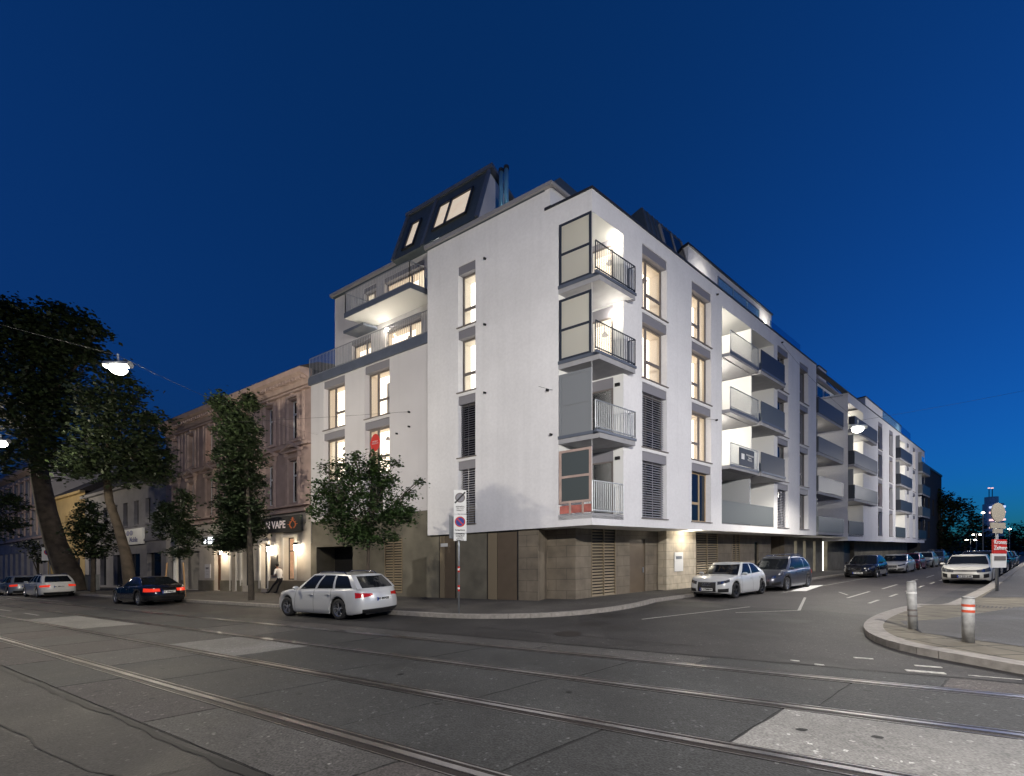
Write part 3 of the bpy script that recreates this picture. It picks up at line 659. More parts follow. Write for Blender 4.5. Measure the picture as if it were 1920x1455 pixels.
# roof
m = MB(); FL.prism(m, [(0.05, 16.36), (-4.6, 21.0), (-9, 21.0), (-9, 15.4), (0.05, 16.2)], 5.8, 7.9)
FL.prism(m, [(0.05, 16.36), (-1.0, 17.3), (-9, 17.5), (-9, 15.4), (0.05, 16.2)], 1.9, 5.8)
FL.prism(m, [(-1.1, 17.6), (-4.6, 21.0), (-9, 21.0), (-9, 15.4), (-1.1, 17.5)], 7.9, 16.1)
m.build('roof', 'roof', B)
m = MB(); FL.wall(m, 7.85, 16.05, 12.4, 17.5, -1.3, [(9.2, 12.0, 15.15, 17.2), (9.4, 12.0, 12.55, 14.6), (13.0, 14.6, 12.55, 14.55), (12.6, 13.6, 15.15, 17.2)]); m.quad([FL.P(16.05, -1.3, 12.4), FL.P(16.05, -8, 12.4), FL.P(16.05, -8, 17.5), FL.P(16.05, -1.3, 17.5)]); m.build('wall', 'grey_r', B)
for (a0, a1, z0, z1, kd) in ((9.2, 12.0, 15.15, 17.2, 'lit'), (9.4, 12.0, 12.55, 14.6, 'lit'), (13.0, 14.6, 12.55, 14.55, 'lit'), (12.6, 13.6, 15.15, 17.2, 'litw')): window(FL, B, a0, a1, z0, z1, -1.3, kd, boxh=.25)
FL, FRt = FLo, FRo
m = MB(); FL.box(m, 7.86, 16.7, -1.5, -.02, 12.0, 12.45); m.build('terrace_band', 'bluegrey', B)
m = MB(); rail_bars(FL, m, 7.9, 16.6, -.05, -.05, 12.45, 13.5, .12); t_ = m.build('railing', 'steel', B)
m = MB(); FL.box(m, 15.7, 16.6, -2.6, -1.2, 12.5, 13.4); m.build('roof_box', 'roof', B)
m = MB(); FL.box(m, 8.9, 13.5, -1.29, .02, 14.82, 14.98); bal = m.build('balcony', 'white2', B)
m = MB(); FL.box(m, 8.88, 13.52, .02, .05, 14.84, 15.1); FL.box(m, 8.85, 8.9, -1.29, .05, 14.86, 15.1); m.build('edge_profile', 'bluegrey', bal)
m = MB(); rail_bars(FL, m, 8.92, 13.45, .03, .03, 15.08, 16.15, .11); rail_bars(FL, m, 8.92, 8.92, .03, -1.25, 15.08, 16.15, .11); rail_bars(FL, m, 13.45, 13.45, .03, -1.25, 15.08, 16.15, .11); m.build('railing', 'steel', bal)
wall_lamp(FL, bal, 12.35, -1.3, 14.35, 75); wall_lamp(FL, B, 8.4, -1.3, 16.95, 85)
m = MB(); FL.box(m, 13.1, 14.7, -1.3, -.6, 14.6, 14.75); m.build('awning', 'bluegrey', B)
FL, FRt = FLp, FRp
# mansard dormers on the tram street side
m = MB(); FL.prism(m, [(-.85, 17.45), (-2.0, 20.6), (-4.4, 20.75), (-4.4, 17.4)], 5.72, 10.95); dm = m.build('dormer', 'roof', B)
m = MB(); m.quad([FL.P(5.715, -.95, 17.4), FL.P(5.715, -2.05, 20.5), FL.P(5.715, -4.4, 20.6), FL.P(5.715, -4.4, 17.4)]); m.build('dormer_cheek', 'grey_r', dm)
def slantwin(a0, a1, t0, t1, kd, par):
    # on the slanted face: o=-.85-1.15t, z=17.45+3.15t
    def Q(a, t, off=0.): return FL.P(a, -.85-1.15*t+off*.94, 17.45+3.15*t+off*.34)
    m = MB()
    for (x0, x1, y0, y1) in ((a0, a0+.09, t0, t1), (a1-.09, a1, t0, t1), (a0, a1, t0, t0+.03), (a0, a1, t1-.03, t1), ((a0+a1)/2+.2, (a0+a1)/2+.32, t0, t1)):
        P = [Q(x0, y0, .02), Q(x1, y0, .02), Q(x1, y1, .02), Q(x0, y1, .02), Q(x0, y0, .1), Q(x1, y0, .1), Q(x1, y1, .1), Q(x0, y1, .1)]; m.hexa(P)
    w_ = m.build('roof_window', 'cap', par); m = MB(); m.quad([Q(a0, t0, .03), Q(a1, t0, .03), Q(a1, t1, .03), Q(a0, t1, .03)]); m.build('pane', kd, w_)
litroof = mat('lit_roof_room', (.5, .45, .4), .9, em=(1, .82, .62), es=.55, var=.3, vs=1.5); M['litroof'] = litroof
slantwin(6.4, 8.5, .20, .76, 'litroof', dm); slantwin(9.6, 10.4, .12, .70, 'litroof', dm)
m = MB()
for a in (5.72, 8.95, 10.95): FL.prism(m, [(-.80, 17.5), (-1.97, 20.72), (-2.1, 20.72), (-.95, 17.5)], a-.08, a+.08)
FL.prism(m, [(-1.9, 20.6), (-1.9, 20.78), (-4.5, 20.85), (-4.5, 20.75)], 5.5, 11.05); m.build('dormer_trim', 'bluegrey', dm)
m = MB()
for i in range(18): a = 1.9+i*.33; m.tube(FL.P(a, .02, 16.42), FL.P(a, -.02, 16.5), .02, n=4)
for i in range(5): FL.prism(m, [(-.25, 16.62), (-.25, 16.72), (-.9, 17.32), (-.9, 17.22)], 2.0+i*1.2, 2.9+i*1.2)
m.build('snow_guard', 'cap', B)
for s_ in (4.78, 5.06):
    m = MB(); m.tube(FL.P(s_, -2., 18.1), FL.P(s_, -2., 20.15), .105, n=14); f_ = m.build('flue_pipe', 'flue', B, smooth=True); m = MB(); m.tube(FL.P(s_, -2., 20.15), FL.P(s_, -2., 20.28), .13, n=14); m.build('flue_cap', 'cap', f_)
# hip at the corner and the side-street roof
m = MB(); h0 = FL.P(1.67, .05, 16.36); pk = FL.P(1.75, -1.2, 17.66); e0 = FRt.P(6, -1.45, 16.36); e1 = FRt.P(6, -3.2, 17.5)
m.quad([h0, e0, pk]); m.quad([pk, e0, e1]); m.quad([h0, pk, FL.P(2.6, -1.1, 17.35), FL.P(2.2, .05, 16.37)]); m.build('corner_roof', 'roof', B)
m = MB(); FRt.prism(m, [(-1.3, 15.4), (-1.35, 16.5), (-2.05, 19.2), (-6, 19.3), (-6, 15.4)], 5.9, 9.6); dr = m.build('dormer', 'roof', B)
m = MB()
for i in range(9): FRt.prism(m, [(-1.31, 16.5), (-2.01, 19.2), (-2.08, 19.2), (-1.38, 16.5)], 5.95+i*.42, 5.98+i*.42)
m.build('standing_seam', 'bluegrey', dr)
m = MB(); FRp.prism(m, [(-1.40, 16.9), (-1.90, 18.85), (-1.96, 18.85), (-1.46, 16.9)], 7.3, 9.3); rw_ = m.build('roof_window', 'glass', dr)
m = MB()
for a in (7.25, 8.28, 9.3): FRp.prism(m, [(-1.36, 16.85), (-1.87, 18.9), (-1.97, 18.9), (-1.46, 16.85)], a-.05, a+.05)
m.build('frame', 'gut', rw_)
m = MB(); FRt.wall(m, 9.3, 20.2, 15.4, 18.5, -1.52); m.quad([FRt.P(9.3, -1.52, 15.4), FRt.P(9.3, -6, 15.4), FRt.P(9.3, -6, 18.5), FRt.P(9.3, -1.52, 18.5)]); m.quad([FRt.P(20.2, -1.52, 15.4), FRt.P(20.2, -6, 15.4), FRt.P(20.2, -6, 18.5), FRt.P(20.2, -1.52, 18.5)]); m.build('penthouse_wall', 'white', B)
m = MB(); FRt.box(m, 9.2, 20.3, -6, -1.45, 18.5, 18.6); m.build('penthouse_cap', 'cap', B)
m = MB(); FRt.box(m, 0.2, 23.9, -7, -.3, 15.1, 15.2); m.build('roof_terrace', 'slab', B)
wall_lamp(FRt, B, 10.6, -1.52, 17.3, 90); wall_lamp(FRt, B, 19.0, -1.52, 17.5, 90)
m = MB()
for a in (9.55, 11.2, 12.85, 14.4): FRt.box(m, a-.02, a+.02, -.06, -.02, 15.5, 16.05)
FRt.box(m, 9.5, 14.4, -.06, -.02, 16.03, 16.07); gr_ = m.build('glass_railing', 'steel', B); m = MB(); FRt.box(m, 9.55, 14.4, -.045, -.035, 15.5, 16.03); m.build('glass_pane', 'glassb', gr_)
m = MB(); FRt.box(m, 16.0, 21.0, -.05, -.035, 15.5, 16.0); m.build('glass_railing', 'glassb', B)
# wire anchors in the wall
FL, FRt = FLo, FRo
for fr_, a, z, q in [(FL, 9.1, 9.0, oA), (FL, 9.1, 8.3, oA), (FL, 9.9, 8.1, oA), (FL, 4.65, 14.6, 0), (FL, 4.65, 11.8, 0), (FL, 4.65, 8.9, 0), (FL, 1.75, 8.35, 0), (FL, 1.6, 6.6, 0), (FRt, 9.2, 8.6, 0), (FRt, 9.3, 15.0, 0), (FRt, 17.6, 15.1, 0)]:
    m = MB(); m.tube(fr_.P(a, q, z), fr_.P(a, q+.1, z), .045, n=8); m.build('wall_anchor', 'black', B)

# ---------------------------------------------------------------- second block further up the side street
B2 = empty('apartment_building', FRt.P(40, -6, 0), 'white continuation block with stacked grey balconies further up the side street', 'building')
m = MB(); hs = []
for k in range(4):
    for (a, b) in ((27.3, 28.3), (30.0, 31.2)): hs.append((a, b, ZS[k], ZT[k]))
FRp.wall(m, 24, 41, 3.0, 17.0, -2.2, hs); m.quad([FRo.P(31.8, 0, 2.7), FRo.P(31.8, -2.2, 2.7), FRo.P(31.8, -2.2, 15.2), FRo.P(31.8, 0, 15.2)])
h3 = []; W3 = [(41.9, 43.6), (46.6, 48.3), (55.6, 57.0), (59.2, 60.8)]
for (a, b) in W3:
    for k in range(4): h3.append((a, b, ZS[k]-.1, ZT[k]-.1))
h3 += [(31.8, 36.5, 3.3, 14.4, .01), (49.6, 54.6, 3.3, 14.4, .01), (62.6, 67.2, 3.3, 14.4, .01)]
FRt.wall(m, 31.8, 67.2, 2.7, 15.2, 0, h3); m.build('wall', 'white', B2)
m = MB(); m.quad([FRt.P(24, 0, 2.99), FRt.P(67.2, 0, 2.99), FRt.P(67.2, -4, 2.99), FRt.P(24, -4, 2.99)]); m.build('soffit', 'white2', B2)
m = MB(); FRt.wall(m, 24, 67.2, 0, 3, -1.6, [(25.4, 26.0, .2, 2.7), (27.3, 27.9, .2, 2.7), (29.6, 30.2, .2, 2.7), (31.9, 33.2, .1, 2.9), (38.0, 41.5, .1, 2.9)]); m.build('ground_floor_wall', 'stone_plain', B2)
for a in (25.4, 27.3, 29.6):
    m = MB(); FRt.box(m, a, a+.6, -1.85, -1.8, .2, 2.7); s_ = m.build('shop_window', 'litw', B2)
m = MB(); FRt.box(m, 31.9, 33.2, -1.9, -1.85, .1, 2.9); m.build('lit_entrance', 'litw', B2)
m = MB(); FRt.box(m, 38, 41.5, -2, -1.9, .1, 2.9); m.build('garage_door', 'black', B2)
m = MB(); FRt.box(m, 24, 67.3, -.3, .04, 15.2, 15.28); m.build('parapet_cap', 'cap', B2)
for k in range(4):
    for j, (a, b) in enumerate(((27.3, 28.3), (30.0, 31.2))): window(FRp, B2, a, b, ZS[k], ZT[k], -2.2, 'dark', style=1)
    for j, (a, b) in enumerate(W3):
        lit = {(0, 2): 'dark', (1, 0): 'litd', (1, 2): 'litd', (0, 1): 'litd', (2, 3): 'litd', (3, 3): 'litd', (1, 3): 'dark'}.get((j, k), 'dark')
        window(FRt, B2, a, b, ZS[k]-.1, ZT[k]-.1, 0, lit)
def side_balcony(a0, a1, dp, zb, pr, lit, style, scr=True, par=B2):
    zt = zb+.2; m = MB(); FRt.box(m, a0, a1, -dp, pr, zb, zt); bal = m.build('balcony', 'slab', par)
    m = MB(); FRt.box(m, a0, a1, pr, pr+.03, zt, zt+1.15); FRt.box(m, a0, a0+.03, -dp*.4 if pr < .1 else 0, pr, zt, zt+1.15); m.build('railing_panel', style, bal)
    if scr: m = MB(); FRt.box(m, a0+.02, a0+.05, -dp, pr-.05, zt+.02, zt+2.5); m.build('privacy_screen', 'screen_d', bal)
    if lit: wall_lamp(FRt, bal, (a0+a1)/2, -dp+.02, zt+2.2, lit); 
    return bal
for k, zb in enumerate([3.1, 6.1, 9.0, 11.9]):
    side_balcony(24.6, 30.7, 2.18, zb, -.05, [0, 60, 120, 40][k], 'solidrail' if k != 0 else 'solidrail_l')
    lo = [40, 160, 420, 160][k]
    m = MB(); m.quad([FRt.P(36.5, 0, zb+.2), FRt.P(36.5, -1.8, zb+.2), FRt.P(36.5, -1.8, zb+2.9), FRt.P(36.5, 0, zb+2.9)]); m.quad([FRt.P(31.8, -1.8, zb+.2), FRt.P(36.5, -1.8, zb+.2), FRt.P(36.5, -1.8, zb+2.9), FRt.P(31.8, -1.8, zb+2.9)]); m.build('loggia_wall', 'white2', B2)
    bal = side_balcony(31.9, 39.5 if k else 36.5, 1.78, zb-.05, .35 if k else 0, lo, 'solidrail', scr=(k != 3))
    m = MB(); m.quad([FRt.P(54.6, 0, zb+.2), FRt.P(54.6, -1.8, zb+.2), FRt.P(54.6, -1.8, zb+2.9), FRt.P(54.6, 0, zb+2.9)]); m.quad([FRt.P(49.6, -1.8, zb+.2), FRt.P(54.6, -1.8, zb+.2), FRt.P(54.6, -1.8, zb+2.9), FRt.P(49.6, -1.8, zb+2.9)]); m.build('loggia_wall', 'white2', B2)
    side_balcony(49.7, 56.0 if k else 54.6, 1.78, zb-.05, .35 if k else 0, [200, 60, 260, 260][k], 'solidrail' if k else 'solidrail_l')
    side_balcony(62.7, 68.5, 1.78, zb-.05, .35 if k else 0, [0, 0, 60, 160][k], 'solidrail', par=B2)
m = MB(); FRp.prism(m, [(-2.15, 16.9), (-2.1, 17.1), (-3.6, 19.6), (-8, 19.6), (-8, 15.6)], 24.1, 45); m.build('roof', 'roof', B2)
for i in range(7): m = MB(); FRp.box(m, 25.5+i*2.1, 27.0+i*2.1, -2.19, -2.17, 15.75, 16.6); m.build('strip_window', 'glass', B2)
for i in range(3): m = MB(); FRp.prism(m, [(-2.3, 17.6), (-3.1, 18.95), (-3.15, 18.95), (-2.35, 17.6)], 36.5+i*2.6, 38.1+i*2.6); m.build('roof_window', 'glass', B2)
m = MB(); FRt.box(m, 31.8, 67.2, -6, -.3, 15.0, 15.1); m.build('roof_terrace', 'slab', B2)
m = MB(); FRp.box(m, 24.0, 45, -2.2, -1.9, 16.95, 17.1); m.build('gutter', 'gut', B2)
m = MB(); FRp.box(m, 33.5, 35.5, -4.5, -2.5, 17.2, 18.9); dm2 = m.build('dormer', 'grey_r', B2); m = MB(); FRp.box(m, 33.4, 35.6, -4.5, -2.45, 18.9, 19.0); m.build('dormer_cap', 'cap', dm2)
m = MB(); FRp.wall(m, 44.5, 62, 15.1, 18.2, -1.5); m.quad([FRp.P(44.5, -1.5, 15.1), FRp.P(44.5, -7, 15.1), FRp.P(44.5, -7, 18.2), FRp.P(44.5, -1.5, 18.2)]); m.build('penthouse_wall', 'white', B2)
m = MB(); FRp.box(m, 44.4, 62.1, -7, -1.45, 18.2, 18.3); m.build('penthouse_cap', 'cap', B2)
m = MB(); FRt.box(m, 44.0, 58.0, -.05, -.03, 15.3, 16.2); m.build('glass_railing', 'glassb', B2)
wall_lamp(FRp, B2, 60, -1.5, 17, 160)
# dark block at the end of the street
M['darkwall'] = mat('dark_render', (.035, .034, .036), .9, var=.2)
B3 = empty('apartment_building', FRt.P(80, -5, 0), 'dark unlit apartment block half hidden by trees beyond the white blocks', 'building')
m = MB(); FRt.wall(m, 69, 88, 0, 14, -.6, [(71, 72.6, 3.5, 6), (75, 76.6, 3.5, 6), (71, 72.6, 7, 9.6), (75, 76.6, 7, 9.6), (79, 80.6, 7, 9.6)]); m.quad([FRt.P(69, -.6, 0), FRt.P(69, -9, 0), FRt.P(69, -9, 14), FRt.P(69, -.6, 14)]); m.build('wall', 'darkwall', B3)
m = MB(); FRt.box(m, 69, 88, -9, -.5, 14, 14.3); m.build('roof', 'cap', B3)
for (a, z) in ((71, 3.5), (75, 3.5), (71, 7), (75, 7), (79, 7)):
    m = MB(); FRt.box(m, a, a+1.6, -.9, -.85, z, z+2.6); m.build('window', 'glass', B3)

# ---------------------------------------------------------------- old ornate house
O = empty('historic_house', FL.P(26, -6, 0), 'old three storey pinkish stucco town house with pediments above shop fronts', 'building')
oO = -.18; s0, s1 = 16.66, 34.9
ws = [18.35, 20.75, 23.15, 25.5, 28.0, 30.7, 33.2]
ho = [(a-.45, a+.45, 9.3, 11.6) for a in ws]+[(a-.45, a+.45, 5.5, 8.0) for a in ws]
m = MB(); FL.wall(m, s0, s1, 4.9, 13.0, oO, ho, depth=.25); m.quad([FL.P(s1, oO, 0), FL.P(s1, oO-9, 0), FL.P(s1, oO-9, 13), FL.P(s1, oO, 13)]); m.build('wall', 'pinkw', O)
GO = [(18.2, 19.3, .9, 3.45), (20.95, 21.75, .35, 3.2), (22.9, 23.9, .5, 3.3), (24.6, 25.2, .15, 3.2), (26.6, 27.5, .15, 3.2), (29.6, 31.9, .15, 3.0), (32.4, 34.5, .15, 3.0)]
m = MB(); FL.wall(m, s0, s1, 0, 4.9, oO, GO, depth=.3); m.build('ground_floor_wall', 'cream', O)
for i, (a, b) in enumerate([(s0, 18.2), (19.3, 20.95), (21.75, 22.9), (23.9, 24.6), (25.2, 26.6), (27.5, 29.6), (31.9, 32.4), (34.5, 34.9)]): m = MB(); FL.box(m, a, b, oO, oO+.06, 0, .85); m.build('plinth', 'stone_plain', O)
m = MB(); FL.box(m, 18.2, 19.3, oO, oO+.05, 0, .85); m.build('plinth', 'stone_plain', O)
m = MB()   # cornices and bands
FL.prism(m, [(oO, 12.2), (oO+.12, 12.2), (oO+.2, 12.55), (oO+.55, 12.75), (oO+.6, 13.0), (oO, 13.05)], s0, s1)
for z, h in ((8.75, .18), (4.9, .16), (5.25, .08), (11.95, .08)): FL.box(m, s0, s1, oO, oO+.2, z, z+h)
n = 60
for i in range(n): a = s0+.15+i*(s1-s0-.3)/n; FL.box(m, a, a+.14, oO+.1, oO+.42, 12.45, 12.62)
m.build('cornice', 'pinkt', O)
m = MB(); FL.prism(m, [(oO+.6, 13.02), (oO-.3, 13.5), (-6, 14.2), (-6, 13.0), (oO, 13.0)], s0, s1); m.build('roof', 'tiles', O)
for a in ws:
    for fl, (z0, z1) in enumerate(((5.5, 8.0), (9.3, 11.6))):
        m = MB()   # surround
        for (x0, x1, y0, y1) in ((a-.62, a-.47, z0-.1, z1+.12), (a+.47, a+.62, z0-.1, z1+.12), (a-.62, a+.62, z1+.12, z1+.27), (a-.7, a+.7, z0-.22, z0-.1)): FL.box(m, x0, x1, oO, oO+.1, y0, y1)
        if fl == 0:
            z = z1+.45; FL.box(m, a-.8, a+.8, oO, oO+.22, z, z+.09)
            for sg in (-1, 1):
                P = [(a+sg*.85, z+.09), (a+sg*.85, z+.2), (a, z+.62), (a, z+.48)]
                A = [FL.P(x, oO+.001, y) for x, y in P]; Bq = [FL.P(x, oO+.25, y) for x, y in P]; m.hexa(A+Bq)
            for x in (-.7, .6): FL.box(m, a+x, a+x+.1, oO, oO+.16, z1+.2, z)
        else:
            FL.box(m, a-.75, a+.75, oO, oO+.16, z1+.36, z1+.48)
            for x in (-1.05, .9): FL.box(m, a+x, a+x+.16, oO, oO+.06, z0-.2, z1+.4)
            FL.box(m, a-.09, a+.09, oO, oO+.15, z1+.12, z1+.4)
        wf = m.build('window_surround', 'pinkt', O)
        m = MB(); ob = oO-.2; zt = z0+(z1-z0)*.66
        for (x0, x1, y0, y1) in ((a-.45, a-.37, z0, z1), (a+.37, a+.45, z0, z1), (a-.04, a+.04, z0, zt), (a-.37, a+.37, zt-.05, zt+.05), (a-.37, a+.37, z1-.08, z1), (a-.37, a+.37, z0, z0+.08)): FL.box(m, x0, x1, ob-.05, ob, y0, y1)
        w_ = m.build('window', 'whwin', O); m = MB(); FL.box(m, a-.37, a+.37, ob-.04, ob-.025, z0, z1); m.build('pane', 'glass' if not (fl == 1 and abs(a-28.0) < .1) else 'litd', w_)
def shopw(a, b, z0, z1, pane, frm='black', nm='shop_window', mull=True):
    m = MB(); ob = oO-.22
    for (x0, x1, y0, y1) in ((a, a+.07, z0, z1), (b-.07, b, z0, z1), (a, b, z1-.07, z1), (a, b, z0, z0+.07)): FL.box(m, x0, x1, ob-.05, ob, y0, y1)
    if mull: FL.box(m, a, b, ob-.05, ob, z1-.85, z1-.78)
    w_ = m.build(nm, frm, O); m = MB(); FL.box(m, a+.03, b-.03, ob-.05, ob-.03, z0, z1); m.build('pane', pane, w_)
M['litshop'] = mat('lit_shop', (.5, .3, .2), .9, em=(1, .62, .38), es=.22, var=.5, vs=2)
shopw(18.2, 19.3, .9, 3.45, 'litshop'); shopw(20.95, 21.75, .35, 3.2, 'glass'); shopw(22.9, 23.9, .5, 3.3, 'glass')
for (a, b) in ((24.6, 25.2), (26.6, 27.5)):
    m = MB(); FL.box(m, a, b, oO-.25, oO-.2, .15, 3.2); d_ = m.build('door', 'wood', O); m = MB(); FL.box(m, a+.12, a+.17, oO-.2, oO-.14, 1.1, 1.3); m.build('handle', 'chrome', d_)
M['shutter'] = mat('roller_shutter', (.22, .20, .17), .6, .1)
for (a, b) in ((29.6, 31.9), (32.4, 34.5)):
    m = MB(); n = 26
    for i in range(n): z = .15+i*2.85/n; m.quad([FL.P(a, oO-.2, z), FL.P(b, oO-.2, z), FL.P(b, oO-.24, z+2.85/n), FL.P(a, oO-.24, z+2.85/n)])
    m.build('roller_shutter', 'shutter', O)
m = MB()
for (a, b, z0, z1) in GO[:4]: 
    for (x0, x1, y0, y1) in ((a-.14, a, z0, z1+.14), (b, b+.14, z0, z1+.14), (a, b, z1, z1+.14)): FL.box(m, x0, x1, oO, oO+.07, y0, y1)
m.build('shop_surround', 'whitewash', O)
m = MB(); FL.box(m, 27.95, 28.75, oO, oO+.03, 1.0, 2.0); nb = m.build('notice_board', 'grey_r', O); put_text('notice_writing', 'INFO\n- - -\n----', .2, 'black', FL.P(28.35, oO+.036, 1.5), (-uL[0], -uL[1], 0), (0, 0, 1), nb)
m = MB(); FL.box(m, 19.95, 20.6, oO, oO+.05, 1.2, 2.4); m.build('poster_case', 'black', O)
# signs are things of their own
sg = empty('shop_sign', FL.P(20.0, oO, 3.8), 'long black shop fascia reading DRAGON VAPE with orange emblem', 'sign')
m = MB(); FL.box(m, 17.3, 23.4, oO+.08, oO+.2, 3.78, 4.72); m.build('board', 'black', sg)
M['signtxt'] = mat('sign_letters', (.7, .62, .6), .5, em=(1, .85, .8), es=.25)
put_text('lettering', 'DRAGON VAPE', .62, 'signtxt', FL.P(20.85, oO+.21, 4.25), (-uL[0], -uL[1], 0), (0, 0, 1), sg, .012, .98)
M['orange'] = mat('orange_glow_paint', (.5, .12, .03), .5, em=(1, .25, .05), es=.15)  # a weak glow is put into the orange colour
for sgn in (-1, 1):
    m = MB()
    for i in range(14):
        t = i/13; cx = 18.05+sgn*(.12+.16*math.sin(t*5)); cz = 3.95+t*.6; FL.box(m, cx-.06*(1-t*.6), cx+.06*(1-t*.6), oO+.2, oO+.215, cz, cz+.05)
        if i in (5, 8, 11): FL.box(m, cx, cx+sgn*.2 if sgn > 0 else cx-.0, oO+.2, oO+.213, cz, cz+.03) if sgn > 0 else FL.box(m, cx-.2, cx, oO+.2, oO+.213, cz, cz+.03)
    m.build('emblem', 'orange', sg)
sg = empty('light_box_sign', FL.P(27.2, oO, 3.2), 'small backlit white on black light box above the brown door', 'sign')
m = MB(); FL.box(m, 26.0, 28.5, oO+.02, oO+.3, 3.3, 3.95); m.build('box', 'redw', sg); m = MB(); FL.box(m, 26.06, 28.44, oO+.3, oO+.31, 3.36, 3.89); pn = m.build('panel', 'black', sg)
M['neon'] = mat('white_light_letters', (1, 1, 1), .5, em=(.9, .95, 1), es=3.5)
m = MB(); c_ = FL.P(27.95, oO+.315, 3.62)
m.quad([c_+Vector((uL[0]*.2*math.cos(t), uL[1]*.2*math.cos(t), .2*math.sin(t))) for t in [2*math.pi*i/16 for i in range(16)]]); m.build('round_logo', 'neon', pn)
put_text('lettering', 'BLACK\nWORK', .27, 'neon', FL.P(27.1, oO+.315, 3.62), (-uL[0], -uL[1], 0), (0, 0, 1), pn, .006)
def lantern(a, z, lab, pw):
    l = empty('wall_lantern', FL.P(a, oO, z), lab, 'lamp', 'wall lanterns on the old house')
    m = MB(); m.tube(FL.P(a, oO, z+.3), FL.P(a, oO+.3, z+.34), .02); m.tube(FL.P(a, oO+.28, z+.34), FL.P(a, oO+.28, z+.2), .1, .13, n=8); m.build('bracket', 'black', l)
    m = MB(); m.tube(FL.P(a, oO+.28, z-.12), FL.P(a, oO+.28, z+.18), .06, .09, n=10); m.build('globe', 'lamp', l)
    point_light('lamp_light', FL.P(a, oO+.36, z-.25), pw, (1, .80, .55), .06, l)
lantern(17.65, 2.75, 'lit wall lantern at the end of the old house nearest the white block', 90)
lantern(20.35, 2.75, 'lit wall lantern between the two shop windows under the black fascia', 90)
lantern(25.9, 2.75, 'lit wall lantern beside the brown door left of the columnar tree', 90)

# ---------------------------------------------------------------- two storey houses to the left
def low_house(nm, lab, a0, a1, ze, wallm, wins, gf, zsill=5.6, zw=7.7, roofz=2.6):
    h = empty(nm, FL.P((a0+a1)/2, -6, 0), lab, 'building'); o = -.25
    m = MB(); FL.wall(m, a0, a1, 0, ze, o, [(x, x+.95, zsill, zw) for x in wins]+[(p, q, .3, 3.1) for p, q in gf]); m.build('wall', wallm, h)
    m = MB(); FL.box(m, a0, a1, o, o+.35, ze-.25, ze); FL.box(m, a0, a1, o, o+.12, 4.1, 4.3); m.build('cornice', wallm, h)
    m = MB(); FL.prism(m, [(o+.4, ze), (-5, ze+roofz+1.2), (-10, ze), (o, ze-.02)], a0, a1); m.build('roof', 'tiles', h)
    for x in wins:
        m = MB(); FL.box(m, x-.1, x+1.05, o, o+.1, zsill-.12, zsill); w_ = m.build('window', wallm, h); m = MB(); FL.box(m, x, x+.95, o-.25, o-.22, zsill, zw); m.build('pane', 'glass', w_)
    for p, q in gf: m = MB(); FL.box(m, p, q, o-.3, o-.25, .3, 3.1); m.build('shop_window', 'glass', h)
    return h
low_house('low_house', 'low two storey grey house with dark roof behind the leaning tree', 35.0, 53.0, 9.2, 'grw', [38.0, 40.3, 42.6, 44.9, 47.2, 49.5], [(36.0, 38.6), (40.0, 42.4), (43.3, 45.8), (47.5, 49), (50, 52)])
low_house('low_house', 'narrow two storey yellowish house left of the grey one', 53.05, 65.0, 9.9, 'yell', [55.5, 58.2, 61.2], [(54.5, 57), (58.5, 61), (62, 64)])
sg = empty('shop_sign', FL.P(42, -.2, 4.2), 'white phone shop sign with blue heart shaped logo above the dark shop', 'sign')
m = MB(); FL.box(m, 38.9, 43.8, -.2, -.05, 3.9, 5.25); m.build('board', 'redw', sg)
M['bluetxt'] = mat('blue_paint', (.02, .04, .25), .5); 
put_text('lettering', 'Mobile', .6, 'bluetxt', FL.P(40.6, -.04, 4.3), (-uL[0], -uL[1], 0), (0, 0, 1), sg, .01)
put_text('lettering', 'Maxi', .6, 'orange', FL.P(42.9, -.04, 4.3), (-uL[0], -uL[1], 0), (0, 0, 1), sg, .01)
m = MB()
for c0, sgn in ((41.05, 1), (41.75, -1)):
    m.quad([FL.P(c0+.36*math.cos(t)*1.1, -.035, 4.9+.22*math.sin(t)) for t in [2*math.pi*i/14 for i in range(14)]])
m.build('logo', 'bluetxt', sg)
# further ornate corner house
h = empty('historic_house', FL.P(76, -6, 0), 'distant ornate grey three storey house at the far left end', 'building')
wl = [66.5+i*2.6 for i in range(9)]
m = MB(); FL.wall(m, 65.2, 92, 0, 14.3, -.2, [(a, a+1.1, 6.6, 9.0) for a in wl]+[(a, a+1.1, 10.4, 12.9) for a in wl]+[(a, a+1.4, .8, 4.2) for a in wl]); m.quad([FL.P(65.2, -.2, 0), FL.P(65.2, -10, 0), FL.P(65.2, -10, 14.3), FL.P(65.2, -.2, 14.3)]); m.build('wall', 'grw', h)
m = MB(); FL.prism(m, [(-.2, 13.8), (.3, 14.1), (.4, 14.4), (-.2, 14.5)], 65.2, 92)
for z in (5.7, 9.6): FL.box(m, 65.2, 92, -.2, .05, z, z+.25)
for a in wl:
    for z in (9.2, 13.1): FL.box(m, a-.2, a+1.3, -.2, .02, z, z+.2)
    FL.box(m, a-.6, a-.35, -.2, -.08, 6.2, 13.6)
m.build('cornice', 'pinkt', h); m = MB(); FL.prism(m, [(.3, 14.5), (-2, 17.5), (-9, 18), (-9, 14)], 65.2, 92); m.build('roof', 'bluegrey', h)
for a in wl:
    for z0, z1 in ((6.6, 9.0), (10.4, 12.9), (.8, 4.2)): m = MB(); FL.box(m, a, a+1.1, -.5, -.45, z0, z1); m.build('window', 'glass', h)
m = MB(); FL.box(m, 68.2, 69.6, -1.2, -1.1, 15.3, 16.4); m.build('lit_dormer_window', 'litroof', h)

